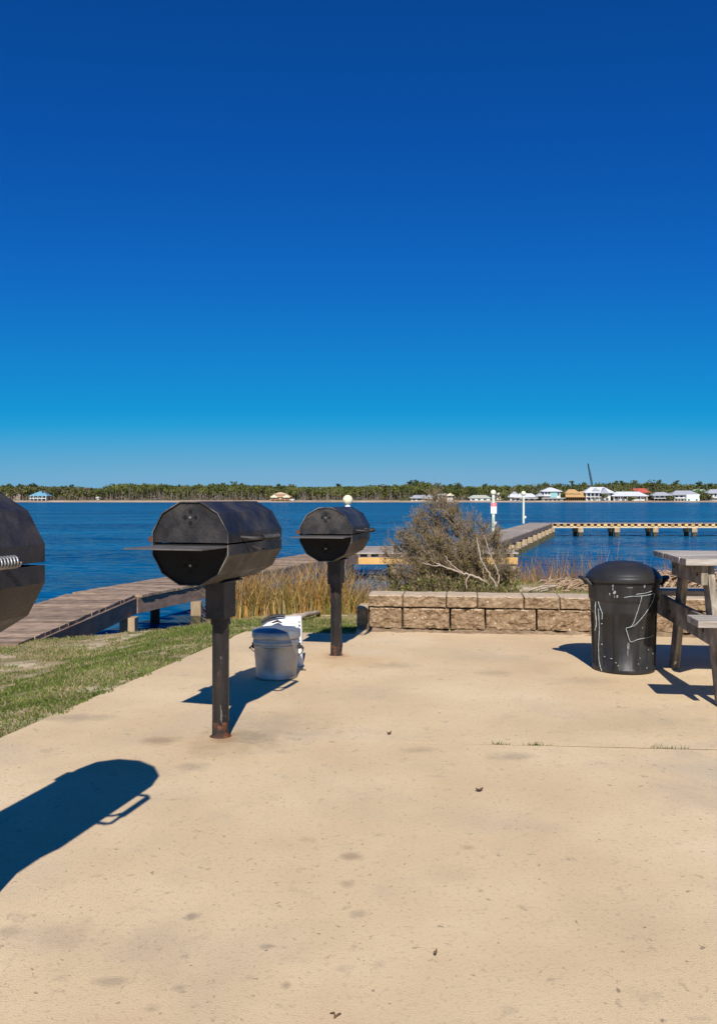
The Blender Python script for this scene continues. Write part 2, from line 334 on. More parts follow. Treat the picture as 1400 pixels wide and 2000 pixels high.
def coords(segs):
    out = []
    for a, b, n in segs:
        for i in range(n): out.append(a+(b-a)*i/n)
    out.append(segs[-1][1]); return out
def build_ground():
    xs = coords([(-300,-30,8),(-30,-8,16),(-8,5,108),(5,30,22),(30,300,8)])
    ys = coords([(-300,-20,6),(-20,3,16),(3,15,110),(15,22,10)])
    mb = MB(); vs = [(x, y, gz(x, y)) for y in ys for x in xs]; nx = len(xs)
    fs = [(j*nx+i, j*nx+i+1, (j+1)*nx+i+1, (j+1)*nx+i) for j in range(len(ys)-1) for i in range(nx-1)]
    mb.add(vs, fs, smooth=True)
    tag(mb.build('ground', M['ground']), kind='structure')
build_ground()
def slab(poly, name):
    mb = MB(); n = len(poly)
    mb.add([(x, y, 0) for x, y in poly]+[(x, y, -0.11) for x, y in poly],
           [tuple(range(n)), tuple(range(2*n-1, n-1, -1))]+[(i, n+i, n+(i+1) % n, (i+1) % n) for i in range(n)])
    o = mb.build(name, M['concrete']); tag(o, kind='structure'); return o
def left_at(y): return PX+(y-PY)*EX/EY
def joint_y(x): return 4.10+(x-0.386)*-0.086
ja, jb = left_at(4.28), 9.0
jyA, jyB = joint_y(ja), joint_y(jb)
JT = [(ja, 0.0004), (0.2, 0.0006), (0.55, 0.0042), (1.2, 0.0065), (jb, 0.007)]     # the joint opens towards the right
pv = slab([(left_at(-8), -8), (9, -8)]+[(x, joint_y(x)-h) for x, h in JT[::-1]], 'pavement')
slab([(x, joint_y(x)+h) for x, h in JT]+[(9, 6.70), (-0.02, 7.735), (-0.02, 7.428), (-0.981, 7.58)], 'pavement')

mb = MB(); k = len(JT); mb.add([(x, joint_y(x)-h, -0.0012) for x, h in JT]+[(x, joint_y(x)+h, -0.0012) for x, h in JT], [(i, i+1, k+i+1, k+i) for i in range(k-1)])
mb.build('joint_filler', M['leaf_dead'], pv)
mb = MB(); mb.add([(-2500,6,WZ),(2500,6,WZ),(2500,642,WZ),(-2500,642,WZ)], [(0,1,2,3)])
tag(mb.build('water', M['water']), kind='structure')
def far_z(x, y): return WZ-0.3+max(0, y-632)*0.09*(1 if y < 660 else 0)+(28*0.09 if y >= 660 else 0)
mb = MB(); ys = [630, 637, 645, 655, 680, 760, 1200, 4500]
def fz(y): return interp([(630,WZ-0.4),(638,WZ+0.1),(645,WZ+0.9),(655,WZ+1.3),(680,WZ+1.6),(760,WZ+2.5),(4500,WZ+4)], y)
xs = [-3000,-1200]+[-600+i*10 for i in range(121)]+[1200,3000]
mb.add([(x, y+(2.0*fbm(x*0.02, 5) if y < 660 else 0), fz(y)) for y in ys for x in xs],
       [(j*len(xs)+i, j*len(xs)+i+1, (j+1)*len(xs)+i+1, (j+1)*len(xs)+i) for j in range(len(ys)-1) for i in range(len(xs)-1)], smooth=True)
tag(mb.build('beach', M['sand']), kind='structure')

# ------------------------------------------------------------------ barbecue grills
def make_grill(label, loc, rz, zc, grip='grill'):
    """barrel along local Y, front end towards -Y; zc is the height of the seam"""
    g = thing('barbecue_grill', label, 'grill', loc, rz, 'barbecue grills along the slab edge')
    A = 0.19; Rr = A/math.cos(R(15)); L = 0.64; T = 0.005
    def ring(sgn, r, gap):
        pts = [(r*math.cos(R(15)), gap*sgn)]
        pts += [(r*math.cos(R(a)), sgn*r*math.sin(R(a))) for a in (15,45,75,105,135,165)]
        pts += [(-r*math.cos(R(15)), gap*sgn)]
        return pts
    def half(sgn, name):
        gap = 0.004
        po = ring(sgn, Rr, gap); pi = ring(sgn, Rr-T, gap)
        mb = MB(); n = len(po)
        y0, y1 = -L/2, L/2
        vs = [(x, y0, zc+z) for x, z in po]+[(x, y1, zc+z) for x, z in po]+[(x, y0, zc+z) for x, z in pi]+[(x, y1, zc+z) for x, z in pi]
        fs = []
        for i in range(n-1):
            fs += [(i, i+1, n+i+1, n+i), (2*n+i+1, 2*n+i, 3*n+i, 3*n+i+1)]
        mb.add(vs, fs)
        rim = [(2*n+i, i+0, i+1, 2*n+i+1) for i in range(n-1)]+[(n+i, 3*n+i, 3*n+i+1, n+i+1) for i in range(n-1)]
        mb.add(vs, rim+[(0, n, 3*n, 2*n), (n-1, 3*n-1, 4*n-1, 2*n-1)], mi=1)
        o = mb.build(name, [M['grill'], M['grill_edge']], g)
        for yy, nm in ((-L/2+0.012, 'end_plate'), (L/2-0.012, 'end_plate')):
            e = MB(); r2 = ring(sgn, Rr-T-0.0005, gap)
            k = len(r2)
            e.add([(x, yy-0.002, zc+z) for x, z in r2]+[(x, yy+0.002, zc+z) for x, z in r2],
                  [tuple(range(k)), tuple(range(2*k-1, k-1, -1))])
            e.build(nm, M['grill'] if sgn > 0 else M['soot_shade'], o)  # lower plate coloured darker to deepen the shade under the shelf
        return o
    lid = half(1, 'lid'); fire = half(-1, 'firebox')
    # vents: a turning disc with four holes and a bolt, on the front end of lid and firebox
    for par, zz, in ((lid, 0.118), (fire, -0.100)):
        v = MB(); y = -L/2+0.0085
        prof = [(0.0005, 0.0), (0.045, 0.0), (0.045, -0.003)]
        n = 28
        for (r0, yo, mi, cx, cz) in [(0.045, 0, 0, 0, 0)]+[(0.0095, -0.0015, 1, 0.026*math.cos(R(a)), 0.026*math.sin(R(a))) for a in (0, 90, 180, 270)]+[(0.006, -0.004, 2, 0, 0)]:
            ring_ = [(cx+r0*math.cos(2*math.pi*j/n), y+yo, zc+zz+cz+r0*math.sin(2*math.pi*j/n)) for j in range(n)]
            back = [(p[0], p[1]+0.003, p[2]) for p in ring_]
            v.add(ring_+back, [tuple(range(n))]+[(j, n+j, n+(j+1) % n, (j+1) % n) for j in range(n)], mi=mi)
        v.build('vent', [M['grill'] if par is lid else M['soot_shade'], M['hole'], M['spring']], par)
    # lid handle: bent rod loop with a coil spring grip on the right side
    hx = A; hz = zc+0.026; ya, yb = -0.18, 0.12
    h = MB()
    h.tube([(hx-0.004, ya, hz), (hx+0.058, ya, hz-0.004), (hx+0.070, ya+0.012, hz-0.005), (hx+0.070, yb-0.012, hz-0.005), (hx+0.058, yb, hz-0.004), (hx-0.004, yb, hz)], 0.0085, 8)
    h.build('handle', M['grill'], lid)
    sp = MB(); turns = 17; pts = []
    for i in range(turns*8+1):
        t = i/8*2*math.pi; yy = ya+0.08+(yb-ya-0.10)*i/(turns*8)
        pts.append((hx+0.070+0.0140*math.cos(t), yy, hz-0.005+0.0140*math.sin(t)))
    sp.tube(pts, 0.0030, 5); sp.build('spring_grip', M[grip], lid)
    # draft lever under the handle
    lv = MB(); lv.tube([(hx-0.003, -0.06, zc-0.02), (hx+0.025, -0.03, zc-0.035), (hx+0.035, 0.0, zc-0.04)], 0.007, 6); lv.build('lever', M['grill'], fire)
    # hinge pipe on the left
    for q in (-1, 1):
        hg = MB(); hg.tube([(-A-0.014, q*(L/2-0.02), zc+0.016), (-A-0.014, q*(L/2-0.10), zc+0.016)], 0.016, 12)
        hg.box((-A-0.004, q*(L/2-0.06), zc-0.004), (0.012, 0.06, 0.03)); hg.build('hinge', M['rust'], fire)
    gr = MB(); gr.box((0, 0, zc-0.010), (2*A-0.014, L-0.05, 0.004)); gr.build('grate', M['soot_shade'], fire)
    # shelf under the seam in front
    s = MB(); s.box((0, -L/2-0.118, zc-0.013), (2*A-0.01, 0.262, 0.006));
    s.build('shelf', M['shelf'], g, bevel=0.002)
    # socket and post
    zb = zc-Rr*math.sin(R(75))
    k = MB(); k.box((0, 0, zb-0.092), (0.098, 0.135, 0.184)); k.box((0, 0, zb-0.004), (0.14, 0.22, 0.008))
    k.tube([(0, 0, zb-0.215), (0, 0, zb-0.18)], 0.048, 24)
    k.build('socket', M['grill'], g, bevel=0.003)
    p = MB(); p.tube([(0, 0, -0.05), (0, 0, 0.3), (0, 0, zb-0.19)], 0.0405, 32, cap=False)
    p.build('post', M['post_paint'], g)
    b = MB(); b.lathe([(0.0425, 0.0), (0.0415, 0.03), (0.0409, 0.075)], 32, fr=lambda t, q: 0.0008*math.sin(3*t+q))
    b.lathe([(0.050, 0.0), (0.046, 0.005), (0.041, 0.008)], 32, fr=lambda t, q: 0.003*math.sin(2*t+1)*(q < 1)); b.build('rusty_base', M['foot'], g)
    return g
make_grill('black barrel grill cut off at the left border, its spring handle nearest the camera', (-1.088, 2.03, 0), R(-14), 0.981, 'spring')
make_grill('large black barrel grill between the left grill and the ash bucket, rusty hinge and foot', (-0.668, 4.22, 0), R(-16.5), 0.950)
make_grill('farthest black barrel grill by the end of the block wall, rusty post foot', (-0.165, 6.42, 0), R(-12), 0.902)

# ------------------------------------------------------------------ trash can
CX, CY = 1.79, 5.88
can = thing('trash_can', 'black lidded plastic trash can with loose white cord beside picnic table', 'trash can', (CX, CY, 0))
def rib(t, k, on):
    if not on[k]: return 0
    u = (t/(2*math.pi)*10+0.35) % 1.0
    return -0.013 if 0.10 < u < 0.90 else 0.0
bprof = [(0.190,0.004),(0.199,0.0),(0.204,0.012),(0.205,0.03),(0.206,0.045),(0.2145,0.38),(0.215,0.395),(0.216,0.41),(0.2175,0.455),(0.2185,0.462),(0.219,0.468),
         (0.226,0.478),(0.2285,0.486),(0.2345,0.60),(0.236,0.612),(0.2365,0.618)]
on = [0,0,0,0,1,1,0,0,0,0,0,0,0,0,0,0]
mb = MB(); mb.lathe(bprof, 160, fr=lambda t, k: rib(t, k, on))
mb.build('body', M['can'], can)
lprof = [(0.236,0.600),(0.246,0.598),(0.249,0.606),(0.2485,0.630),(0.246,0.636),(0.240,0.640),(0.236,0.648),(0.226,0.662),(0.205,0.681),(0.170,0.702),(0.125,0.719),(0.118,0.7235),(0.06,0.733),(0.001,0.736)]
mb = MB(); mb.lathe(lprof, 96); mb.build('lid', M['lid'], can)
for sx in (-1, 1):
    mb = MB(); ang = R(12)*0
    pts = [Vector((sx*0.232, -0.055, 0.575)), Vector((sx*0.262, -0.05, 0.61)), Vector((sx*0.288, -0.03, 0.622)), Vector((sx*0.292, 0.0, 0.624)), Vector((sx*0.288, 0.03, 0.622)), Vector((sx*0.262, 0.05, 0.61)), Vector((sx*0.232, 0.055, 0.575))]
    mb.tube(pts, [0.014,0.013,0.012,0.012,0.012,0.013,0.014], 8); mb.box((sx*0.255, 0, 0.612), (0.05, 0.09, 0.02)); mb.build('handle', M['can'], can)
def can_pt(px, py, off=0.004):
    """point of the can's front surface seen at a pixel of the photograph"""
    dirv = Vector(((px-700)/F, 1, (HY-py)/F)); z = 0.4
    for _ in range(8):
        rr = interp([(z_, r_) for r_, z_ in bprof[1:]], z)+off
        a = dirv.x**2+1; b = -2*(dirv.x*CX+CY); c = CX*CX+CY*CY-rr*rr
        q = b*b-4*a*c
        t = (-b-math.sqrt(max(q, 0)))/(2*a); z = H+dirv.z*t
    return Vector((dirv.x*t-CX, t-CY, z))
def cz(x, y): return (1130+x/7.778, 1080+y/7.776)
def can_line(pts, rad, name, m, off=0.004):
    mb = MB()
    dense = []; P = [pts[0]]+list(pts)+[pts[-1]]
    for k in range(1, len(P)-2):
        for i in range(8):
            t = i/8; q = []
            for c in (0, 1):
                p0, p1, p2, p3 = P[k-1][c], P[k][c], P[k+1][c], P[k+2][c]
                q.append(0.5*(2*p1+(p2-p0)*t+(2*p0-5*p1+4*p2-p3)*t*t+(3*p1-p0-3*p2+p3)*t**3))
            dense.append(q)
    dense.append(pts[-1])
    mb.tube([can_pt(*cz(p[0]+rnd.gauss(0,0.8), p[1]+rnd.gauss(0,0.8)), off) for p in dense], [rad*0.72*rnd.uniform(0.75,1.2) for p in dense], 6); return mb.build(name, m, can)
can_line([(690,680),(790,662),(950,655),(1060,640),(1140,615),(1150,640),(1120,740),(1040,880),(940,1010),(850,1100),(775,1130),(720,1150),(745,1240),(790,1350),(900,1315),(1050,1285),(1130,1255)], 0.0028, 'cord', M['cord'])
can_line([(870,630),(1010,612),(1110,580)], 0.0030, 'cord', M['cord'])
can_line([(960,650),(935,760),(890,900),(830,1070),(780,1130)], 0.0026, 'cord', M['cord'])
can_line([(255,750),(250,880),(262,1000),(265,1090),(245,1180)], 0.0042, 'cord', M['cord'])
can_line([(295,740),(325,840),(355,920),(352,1010)], 0.0034, 'cord', M['cord'])
can_line([(295,850),(305,1000),(310,1200),(300,1400),(305,1600),(325,1720),(350,1800)], 0.0030, 'cord', M['cord'])
def scuff(pts):
    for (x, y, w_, h_) in pts:
        mb = MB()
        k = 7; ring = []
        for j in range(k):
            t = 2*math.pi*j/k; q = rnd.uniform(0.6, 1.1); ring.append(can_pt(*cz(x+w_*q*math.cos(t), y+h_*q*math.sin(t)), 0.0012))
        mb.add(ring, [tuple(range(k))])
        mb.build('scuff_mark', M['scuff'], can)
scuff([(520,520,14,60),(545,600,26,30),(470,630,9,28),(585,660,20,30),(540,665,8,24),(1000,500,18,40),(930,470,40,6),(780,530,60,4),(820,470,50,5),(350,1075,14,14),(352,1390,14,14),(390,1575,18,9),(495,1605,22,9),
       (560,1670,14,10),(600,1715,14,10),(930,1600,9,20),(1128,1530,10,12),(1060,1470,7,12),(970,1140,8,10),(1035,1750,6,24),(905,1690,10,8),(745,1480,5,130),(760,1420,4,80),(770,1790,110,4)])

# ------------------------------------------------------------------ picnic table (end towards the left)
tb = thing('picnic_table', 'grey weathered wooden picnic table with attached benches at right border', 'picnic table', (1.92, 5.39, 0), R(-7.3))
LT = 1.85
mb = MB()
for i in range(6):
    v0 = -0.435+i*0.145; mb.box((LT/2+rnd.uniform(-0.006,0.006), v0+0.0725, 0.79), (LT, 0.139, 0.038), tint=rnd.uniform(0.35,0.75))
mb.build('tabletop', M['table'], tb, bevel=0.004)
for sv in (-1, 1):
    mb = MB()
    for k in range(2): mb.box((LT/2-0.045, sv*(0.645+0.06+0.12*k), 0.50), (LT, 0.115, 0.038), tint=rnd.uniform(0.4,0.7))
    mb.build('bench', M['table'], tb, bevel=0.004)
for u0, s in ((0.10, 1), (LT-0.10, -1)):
    mb = MB(); mb.box((u0+s*0.019, 0, 0.712), (0.038, 0.74, 0.116), tint=0.4); mb.build('cleat', M['table_frame'], tb, bevel=0.003)
    mb = MB(); mb.box((u0+s*0.019, 0, 0.408), (0.038, 1.70, 0.142), tint=0.4); mb.build('bench_support', M['table_frame'], tb, bevel=0.003)
    for sv in (-1, 1):
        mb = MB(); u = u0+s*0.060
        a = Vector((u, sv*0.57, 0.0)); b = Vector((u, sv*0.27, 0.765))
        M2 = 0.07
        vs = []
        for p in (a, b):
            for dv in (-M2, M2):
                for du in (-0.019, 0.019): vs.append((p.x+du, p.y+dv, p.z))
        mb.add(vs, [(0,1,3,2),(4,6,7,5),(0,4,5,1),(2,3,7,6),(0,2,6,4),(1,5,7,3)], tint=0.6)
        mb.build('leg', M['table_frame'], tb, bevel=0.003)
    mb = MB(); mb.bar((u0+s*0.10, 0.0, 0.36), (u0+s*0.62, 0.0, 0.765), 0.09, 0.038, tint=0.3); mb.build('brace', M['table_frame'], tb, bevel=0.003)
    for sv in (-1, 1):
        for zz, vv in ((0.71, 0.29), (0.40, 0.42)):
            mb = MB(); mb.tube([(u0-s*0.006, sv*vv, zz), (u0+s*0.002, sv*vv, zz)], 0.011, 10); mb.build('bolt_head', M['rust'], tb)

# ------------------------------------------------------------------ galvanized ash bucket and charcoal bag
bk = thing('metal_bucket', 'galvanized lidded ash bucket standing in the shadow of the middle grill', 'bucket', (-0.53, 5.62, 0), R(-4))
mb = MB()
prof = [(0.118,0.006),(0.128,0.0),(0.131,0.004),(0.131,0.018),(0.129,0.022)]
prof += [(0.129+0.016*(z-0.022)/0.19, z) for z in (0.08,0.14,0.20)]
prof += [(0.1465,0.212),(0.1505,0.217),(0.147,0.222),(0.1475,0.230),(0.1515,0.236),(0.148,0.241),(0.1495,0.272)]
mb.lathe(prof, 64); mb.build('body', M['galv'], bk)
mb = MB(); mb.lathe([(0.150,0.262),(0.1545,0.262),(0.156,0.268),(0.156,0.302),(0.152,0.308),(0.12,0.318),(0.06,0.325),(0.001,0.327)], 64); mb.build('lid', M['galv'], bk)
for sx in (-1, 1):
    mb = MB(); mb.box((sx*0.150, 0, 0.205), (0.014, 0.03, 0.036)); mb.tube([(sx*0.155, -0.022, 0.205), (sx*0.172, -0.018, 0.19), (sx*0.174, 0, 0.186), (sx*0.172, 0.018, 0.19), (sx*0.155, 0.022, 0.205)], 0.005, 8)
    mb.build('handle_ear', M['ink'], bk, bevel=0.002)
mb = MB()
pts = [(0.172*math.cos(t), -0.155*math.sin(t)-0.01, 0.19-0.10*math.sin(t)) for t in [math.pi*i/20 for i in range(21)]]
pts = [(x, abs(y)+0.0, z) for x, y, z in pts]
mb.tube(pts, 0.003, 6); mb.build('bail', M['spring'], bk)

bg_ = thing('paper_bag', 'crumpled white bag with black twisted top behind the ash bucket', 'bag', (-0.53, 6.05, 0), R(4))
mb = MB(); nu, nv = 36, 14; vs = []
for j in range(nv+1):
    v = j/nv
    for i in range(nu):
        t = 2*math.pi*i/nu
        hw = 0.145*(1-0.06*v); hd = 0.075*(1-0.55*v**2)
        cx_ = math.copysign(abs(math.cos(t))**0.45, math.cos(t))*hw; cy_ = math.copysign(abs(math.sin(t))**0.45, math.sin(t))*hd
        k = 0.016*fbm(cx_*14, cy_*14, v*5+3)
        tp = 0.335-0.02*(1-(cx_/0.15)) *0.5
        vs.append((cx_*(1+k*2), cy_+k, v*tp+(0.012*fbm(cx_*20, 3, 1) if j == nv else 0)))
fs = [(j*nu+i, j*nu+(i+1) % nu, (j+1)*nu+(i+1) % nu, (j+1)*nu+i) for j in range(nv) for i in range(nu)]
mb.add(vs, fs, smooth=True); mb.add(vs[-nu:], [tuple(range(nu))]); mb.build('sack', M['bag'], bg_)
mb = MB()
mb.tube([(-0.14,-0.05,0.30),(-0.12,-0.06,0.318),(-0.08,-0.055,0.338),(-0.03,-0.05,0.347),(0.02,-0.045,0.345)], [0.008,0.012,0.014,0.013,0.010], 8)
mb.tube([(-0.07,-0.075,0.30),(-0.03,-0.078,0.315),(0.0,-0.076,0.30)], [0.005,0.009,0.005], 6)
mb.build('twisted_top', M['ink'], bg_)
mb = MB()
for k, (x, z, sx, sz) in enumerate([(0.118,0.305,0.012,0.008),(0.116,0.285,0.014,0.006),(0.112,0.270,0.010,0.005),(0.118,0.255,0.014,0.006),(0.07,0.298,0.045,0.004),(0.08,0.27,0.03,0.004)]):
    mb.box((x, -0.083+0.02*(z-0.25)*4, z), (sx, 0.004, sz), mi=0 if k < 4 else 1)
mb.build('print', [M['ink'], M['pinkprint']], bg_)

# ------------------------------------------------------------------ block retaining wall
wl = thing('retaining_wall', 'low tan split-face block wall with cap course at the back of the slab', 'wall', (0.09, 7.64, 0), R(-6.6))
def rock_box(x0, x1, y0, y1, z0, z1, amp, seed, nx, ny, nz, bev=0.012):
    """subdivided box with a rough broken face on -Y"""
    bm = bmesh.new(); idx = {}
    def vert(i, j, k):
        if (i, j, k) not in idx:
            x = x0+(x1-x0)*i/nx; y = y0+(y1-y0)*j/ny; z = z0+(z1-z0)*k/nz
            ex = (i in (0, nx)); ey = (j in (0,)); ez = (k in (0, nz))
            cx, cz_ = (x0+x1)/2, (z0+z1)/2
            if j == 0:
                y += amp*(noise.fractal(Vector((x*9+seed*7, z*11, seed)), 0.8, 2.1, 5))+amp*0.35*noise.noise(Vector((x*45, z*50, seed*3)))
                if ex or ez: y += bev*rnd.uniform(0.7, 1.3)
            if ex and (ez or ey): x += (cx-x)/abs(cx-x)*bev*0.25
            if ez and (ex or ey): z += (cz_-z)/abs(cz_-z)*bev*0.5
            z += 0.003*noise.noise(Vector((x*15, y*15, seed+z*15)))
            idx[(i, j, k)] = bm.verts.new((x, y, z))
        return idx[(i, j, k)]
    for i in range(nx):
        for k in range(nz):
            bm.faces.new((vert(i,0,k), vert(i+1,0,k), vert(i+1,0,k+1), vert(i,0,k+1))); bm.faces.new((vert(i,ny,k+1), vert(i+1,ny,k+1), vert(i+1,ny,k), vert(i,ny,k)))
        for j in range(ny):
            bm.faces.new((vert(i,j,nz), vert(i+1,j,nz), vert(i+1,j+1,nz), vert(i,j+1,nz))); bm.faces.new((vert(i,j+1,0), vert(i+1,j+1,0), vert(i+1,j,0), vert(i,j,0)))
    for j in range(ny):
        for k in range(nz):
            bm.faces.new((vert(0,j+1,k), vert(0,j,k), vert(0,j,k+1), vert(0,j+1,k+1))); bm.faces.new((vert(nx,j,k), vert(nx,j+1,k), vert(nx,j+1,k+1), vert(nx,j,k+1)))
    me = bpy.data.meshes.new('block'); bm.to_mesh(me); bm.free(); return me
def wall_part(name, me, m):
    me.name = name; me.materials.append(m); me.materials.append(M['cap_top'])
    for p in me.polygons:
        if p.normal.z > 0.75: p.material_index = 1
    o = bpy.data.objects.new(name, me); C.objects.link(o); o.parent = wl; return o
low = [(0.004,0.290),(0.300,0.704),(0.716,1.007),(1.018,1.443),(1.455,1.908),(1.93,2.35),(2.37,2.80),(2.82,3.26),(3.28,3.7)]
for k, (a, b) in enumerate(low):
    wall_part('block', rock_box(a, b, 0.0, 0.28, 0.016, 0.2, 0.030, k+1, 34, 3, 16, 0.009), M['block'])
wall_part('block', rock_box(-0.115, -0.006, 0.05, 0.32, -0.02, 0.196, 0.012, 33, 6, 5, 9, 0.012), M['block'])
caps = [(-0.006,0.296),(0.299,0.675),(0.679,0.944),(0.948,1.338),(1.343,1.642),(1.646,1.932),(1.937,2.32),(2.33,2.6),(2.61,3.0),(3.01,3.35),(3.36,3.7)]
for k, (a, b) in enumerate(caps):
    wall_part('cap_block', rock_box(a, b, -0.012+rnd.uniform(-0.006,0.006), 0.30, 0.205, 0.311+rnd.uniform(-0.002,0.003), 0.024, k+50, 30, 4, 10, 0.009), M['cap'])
mb = MB(); nx = 150; rows = 5
vs = []
for i in range(nx+1):
    x = -0.02+3.7*i/nx
    e = -0.115+0.05*fbm(x*3, 2)+0.02*fbm(x*14, 7)
    for j in range(rows+1):
        t = j/rows; vs.append((x, e+(0.03-e)*t, -0.004+0.034*sstep(0, 0.5, t)*max(0.0, 0.45+0.9*fbm(x*5, t*1.5, 5)+0.35*fbm(x*22, t*6, 8))))
mb.add(vs, [(i*(rows+1)+j, (i+1)*(rows+1)+j, (i+1)*(rows+1)+j+1, i*(rows+1)+j+1) for i in range(nx) for j in range(rows)], smooth=True)
mb.build('footing', M['cap'], wl)

# ------------------------------------------------------------------ boardwalk and piers
def planks(mb, p0, p1, w0, w1, z, pw=0.14, gap=0.008, th=0.038, jit=0.02, dir2=None):
    """planks laid across a run from p0 to p1 (centre line); w half width left/right"""
    p0 = Vector((p0[0], p0[1])); p1 = Vector((p1[0], p1[1])); d = p1-p0; L = d.length; d /= L
    nrm = Vector((d.y, -d.x)); n = int(L/(pw+gap))
    for i in range(n):
        a = (i+0.5)*(pw+gap); c = p0+d*a
        j0 = rnd.uniform(-jit, jit); j1 = rnd.uniform(-jit, jit)
        q0 = c-nrm*(w0+j0); q1 = c+nrm*(w1+j1)
        mb.bar((q0.x, q0.y, z-th/2+rnd.uniform(-0.003,0.003)), (q1.x, q1.y, z-th/2+rnd.uniform(-0.003,0.003)), pw, th, tint=rnd.random())
def pile_pair(parent, x, y, ztop, along, m=None, wdt=0.15, clamp=True):
    mb = MB(); zb = -2.3
    mb.box((x, y, (zb+WZ+0.28)/2), (wdt*0.96, wdt*0.96, WZ+0.28-zb), mi=1)
    mb.box((x, y, (ztop+WZ+0.28)/2), (wdt, wdt, ztop-WZ-0.28), tint=rnd.uniform(0.4,0.8))
    return mb.build('pile', [m or M['pile'], M['algae']], parent, bevel=0.006)
bw = thing('boardwalk', 'brown weathered timber boardwalk curving from the lawn over the water at left', 'boardwalk', (0,0,0))
A0 = (-3.95, 8.72); A1 = (-3.92, 13.45); B1 = (-0.62, 23.5)
mb = MB()
planks(mb, A0, A1, 0.54, 0.54, DZ, jit=0.008)
bd = (Vector(B1)-Vector((-3.98, 13.0))).normalized()
planks(mb, (-3.86, 13.35), B1, 0.62, 0.62, DZ+0.0015, jit=0.008)
mb.build('deck', M['deck'], bw)
mb = MB()
nB = Vector((bd.y, -bd.x))
b0 = Vector((-3.41, 13.2)); 
mb.bar((-3.405, 8.75, DZ-0.16), (-3.365, 13.15, DZ-0.16), 0.045, 0.235, tint=0.5)
mb.build('side_board', M['fascia'], bw, bevel=0.004); mb = MB()
mb.bar((-4.44, 8.75, DZ-0.16), (-4.44, 13.5, DZ-0.16), 0.045, 0.235, tint=0.5)
mb.build('side_board', M['fascia'], bw, bevel=0.004); mb = MB()
bs = Vector((-3.345, 13.13)); be = Vector(B1)+nB*0.628; mb.bar((bs.x, bs.y, DZ-0.16), (be.x, be.y, DZ-0.16), 0.045, 0.235, tint=0.5)
mb.build('side_board', M['fascia'], bw, bevel=0.004); mb = MB()
bs2 = Vector((-4.44, 13.5)); be2 = Vector(B1)-nB*0.62; mb.bar((bs2.x, bs2.y, DZ-0.16), (be2.x, be2.y, DZ-0.16), 0.045, 0.235, tint=0.5)
mb.build('side_board', M['fascia'], bw, bevel=0.004)
mb = MB()
mb.bar((-3.92, 8.9, DZ-0.15), (-3.92, 13.4, DZ-0.15), 0.045, 0.20); mb.build('joist', M['fascia'], bw); mb = MB(); mb.bar((-3.9, 13.5, DZ-0.15), (B1[0], B1[1], DZ-0.15), 0.045, 0.20)
mb.build('joist', M['fascia'], bw)
for (x, y, w_) in [(-3.36, 12.75, 0.22), (-3.36, 10.9, 0.15), (-4.40, 11.3, 0.15), (-2.74, 14.75, 0.17), (-2.58, 14.95, 0.08), (-4.44, 13.4, 0.15)]: pile_pair(bw, x, y, DZ-0.28, None, wdt=w_)
for t in (0.22, 0.42, 0.62, 0.82):
    c = Vector((-3.86, 13.35))*(1-t)+Vector(B1)*t
    for s in (-0.56, 0.56):
        q = c+nB*s; pile_pair(bw, q.x, q.y, DZ-0.28, None)
# cross platform behind the shrub, then the pier out into the lagoon
pf = thing('dock_platform', 'grey decked dock crossing behind the shrub on orange beams', 'dock', (0,0,0))
PX0, PX1, PY0, PY1 = -1.30, 4.32, 23.6, 26.9
mb = MB(); n = 21
for i in range(n): mb.box(((PX0+PX1)/2, PY0+0.08+i*0.156, DZ-0.019), (PX1-PX0+rnd.uniform(0,0.04), 0.148, 0.038), tint=rnd.random())
mb.build('deck', M['grey_deck'], pf)
for i in range(19): mb = MB(); mb.box((PX0+0.1+i*0.298, (PY0+PY1)/2, DZ-0.085), (0.10, PY1-PY0-0.04, 0.09), tint=rnd.random()); mb.build('joist', M['fascia'], pf)
mb = MB(); mb.box(((PX0+PX1)/2, PY0+0.06, DZ-0.225), (PX1-PX0, 0.09, 0.185), tint=0.6); mb.build('beam', M['new_beam'], pf); mb = MB(); mb.box(((PX0+PX1)/2, PY1-0.06, DZ-0.225), (PX1-PX0, 0.09, 0.185), tint=0.4)
mb.build('beam', M['new_beam'], pf)
for x in (-0.22, 0.95, 2.15, 3.2, 4.2):
    for y in (PY0+0.16, PY1-0.16): pile_pair(pf, x, y, DZ-0.135, None)
pr = thing('fishing_pier', 'long timber fishing pier on pilings turning right across the lagoon', 'pier', (0,0,0))
Q0 = Vector((4.0, 26.95)); Q1 = Vector((9.9, 46.6)); qd = (Q1-Q0).normalized(); qn = Vector((qd.y, -qd.x))
ce = Q1+qd*7.0
mb = MB(); planks(mb, Q0-qn*0.7, ce-qn*0.7, 0.7, 0.7, DZ, jit=0.012)
y0 = 52.3
n = int(26/0.148)
for i in range(n): mb.box((11.0+i*0.148, y0+0.72, DZ-0.019), (0.14, 1.44, 0.036), tint=rnd.random())
mb.build('deck', M['grey_deck'], pr)
mb = MB()
for s in (0.0, 1.4):
    mb = MB(); a = Q0-qn*s; b = ce-qn*s; mb.bar((a.x, a.y, DZ-0.14), (b.x, b.y, DZ-0.14), 0.05, 0.2, tint=0.4); mb.build('side_board', M['fascia'], pr)
for i in range(64): mb = MB(); mb.box((11.6+i*0.405, y0+0.7, DZ-0.105), (0.20, 1.40, 0.12), tint=rnd.random()); mb.build('joist', M['new_beam'], pr)
mb = MB(); mb.box((24.0, y0+0.10, DZ-0.225), (26, 0.10, 0.115), tint=0.8); mb.build('beam', M['pier_beam'], pr); mb = MB(); mb.box((24.0, y0+1.34, DZ-0.225), (26, 0.10, 0.115), tint=0.6); mb.build('beam', M['pier_beam'], pr)
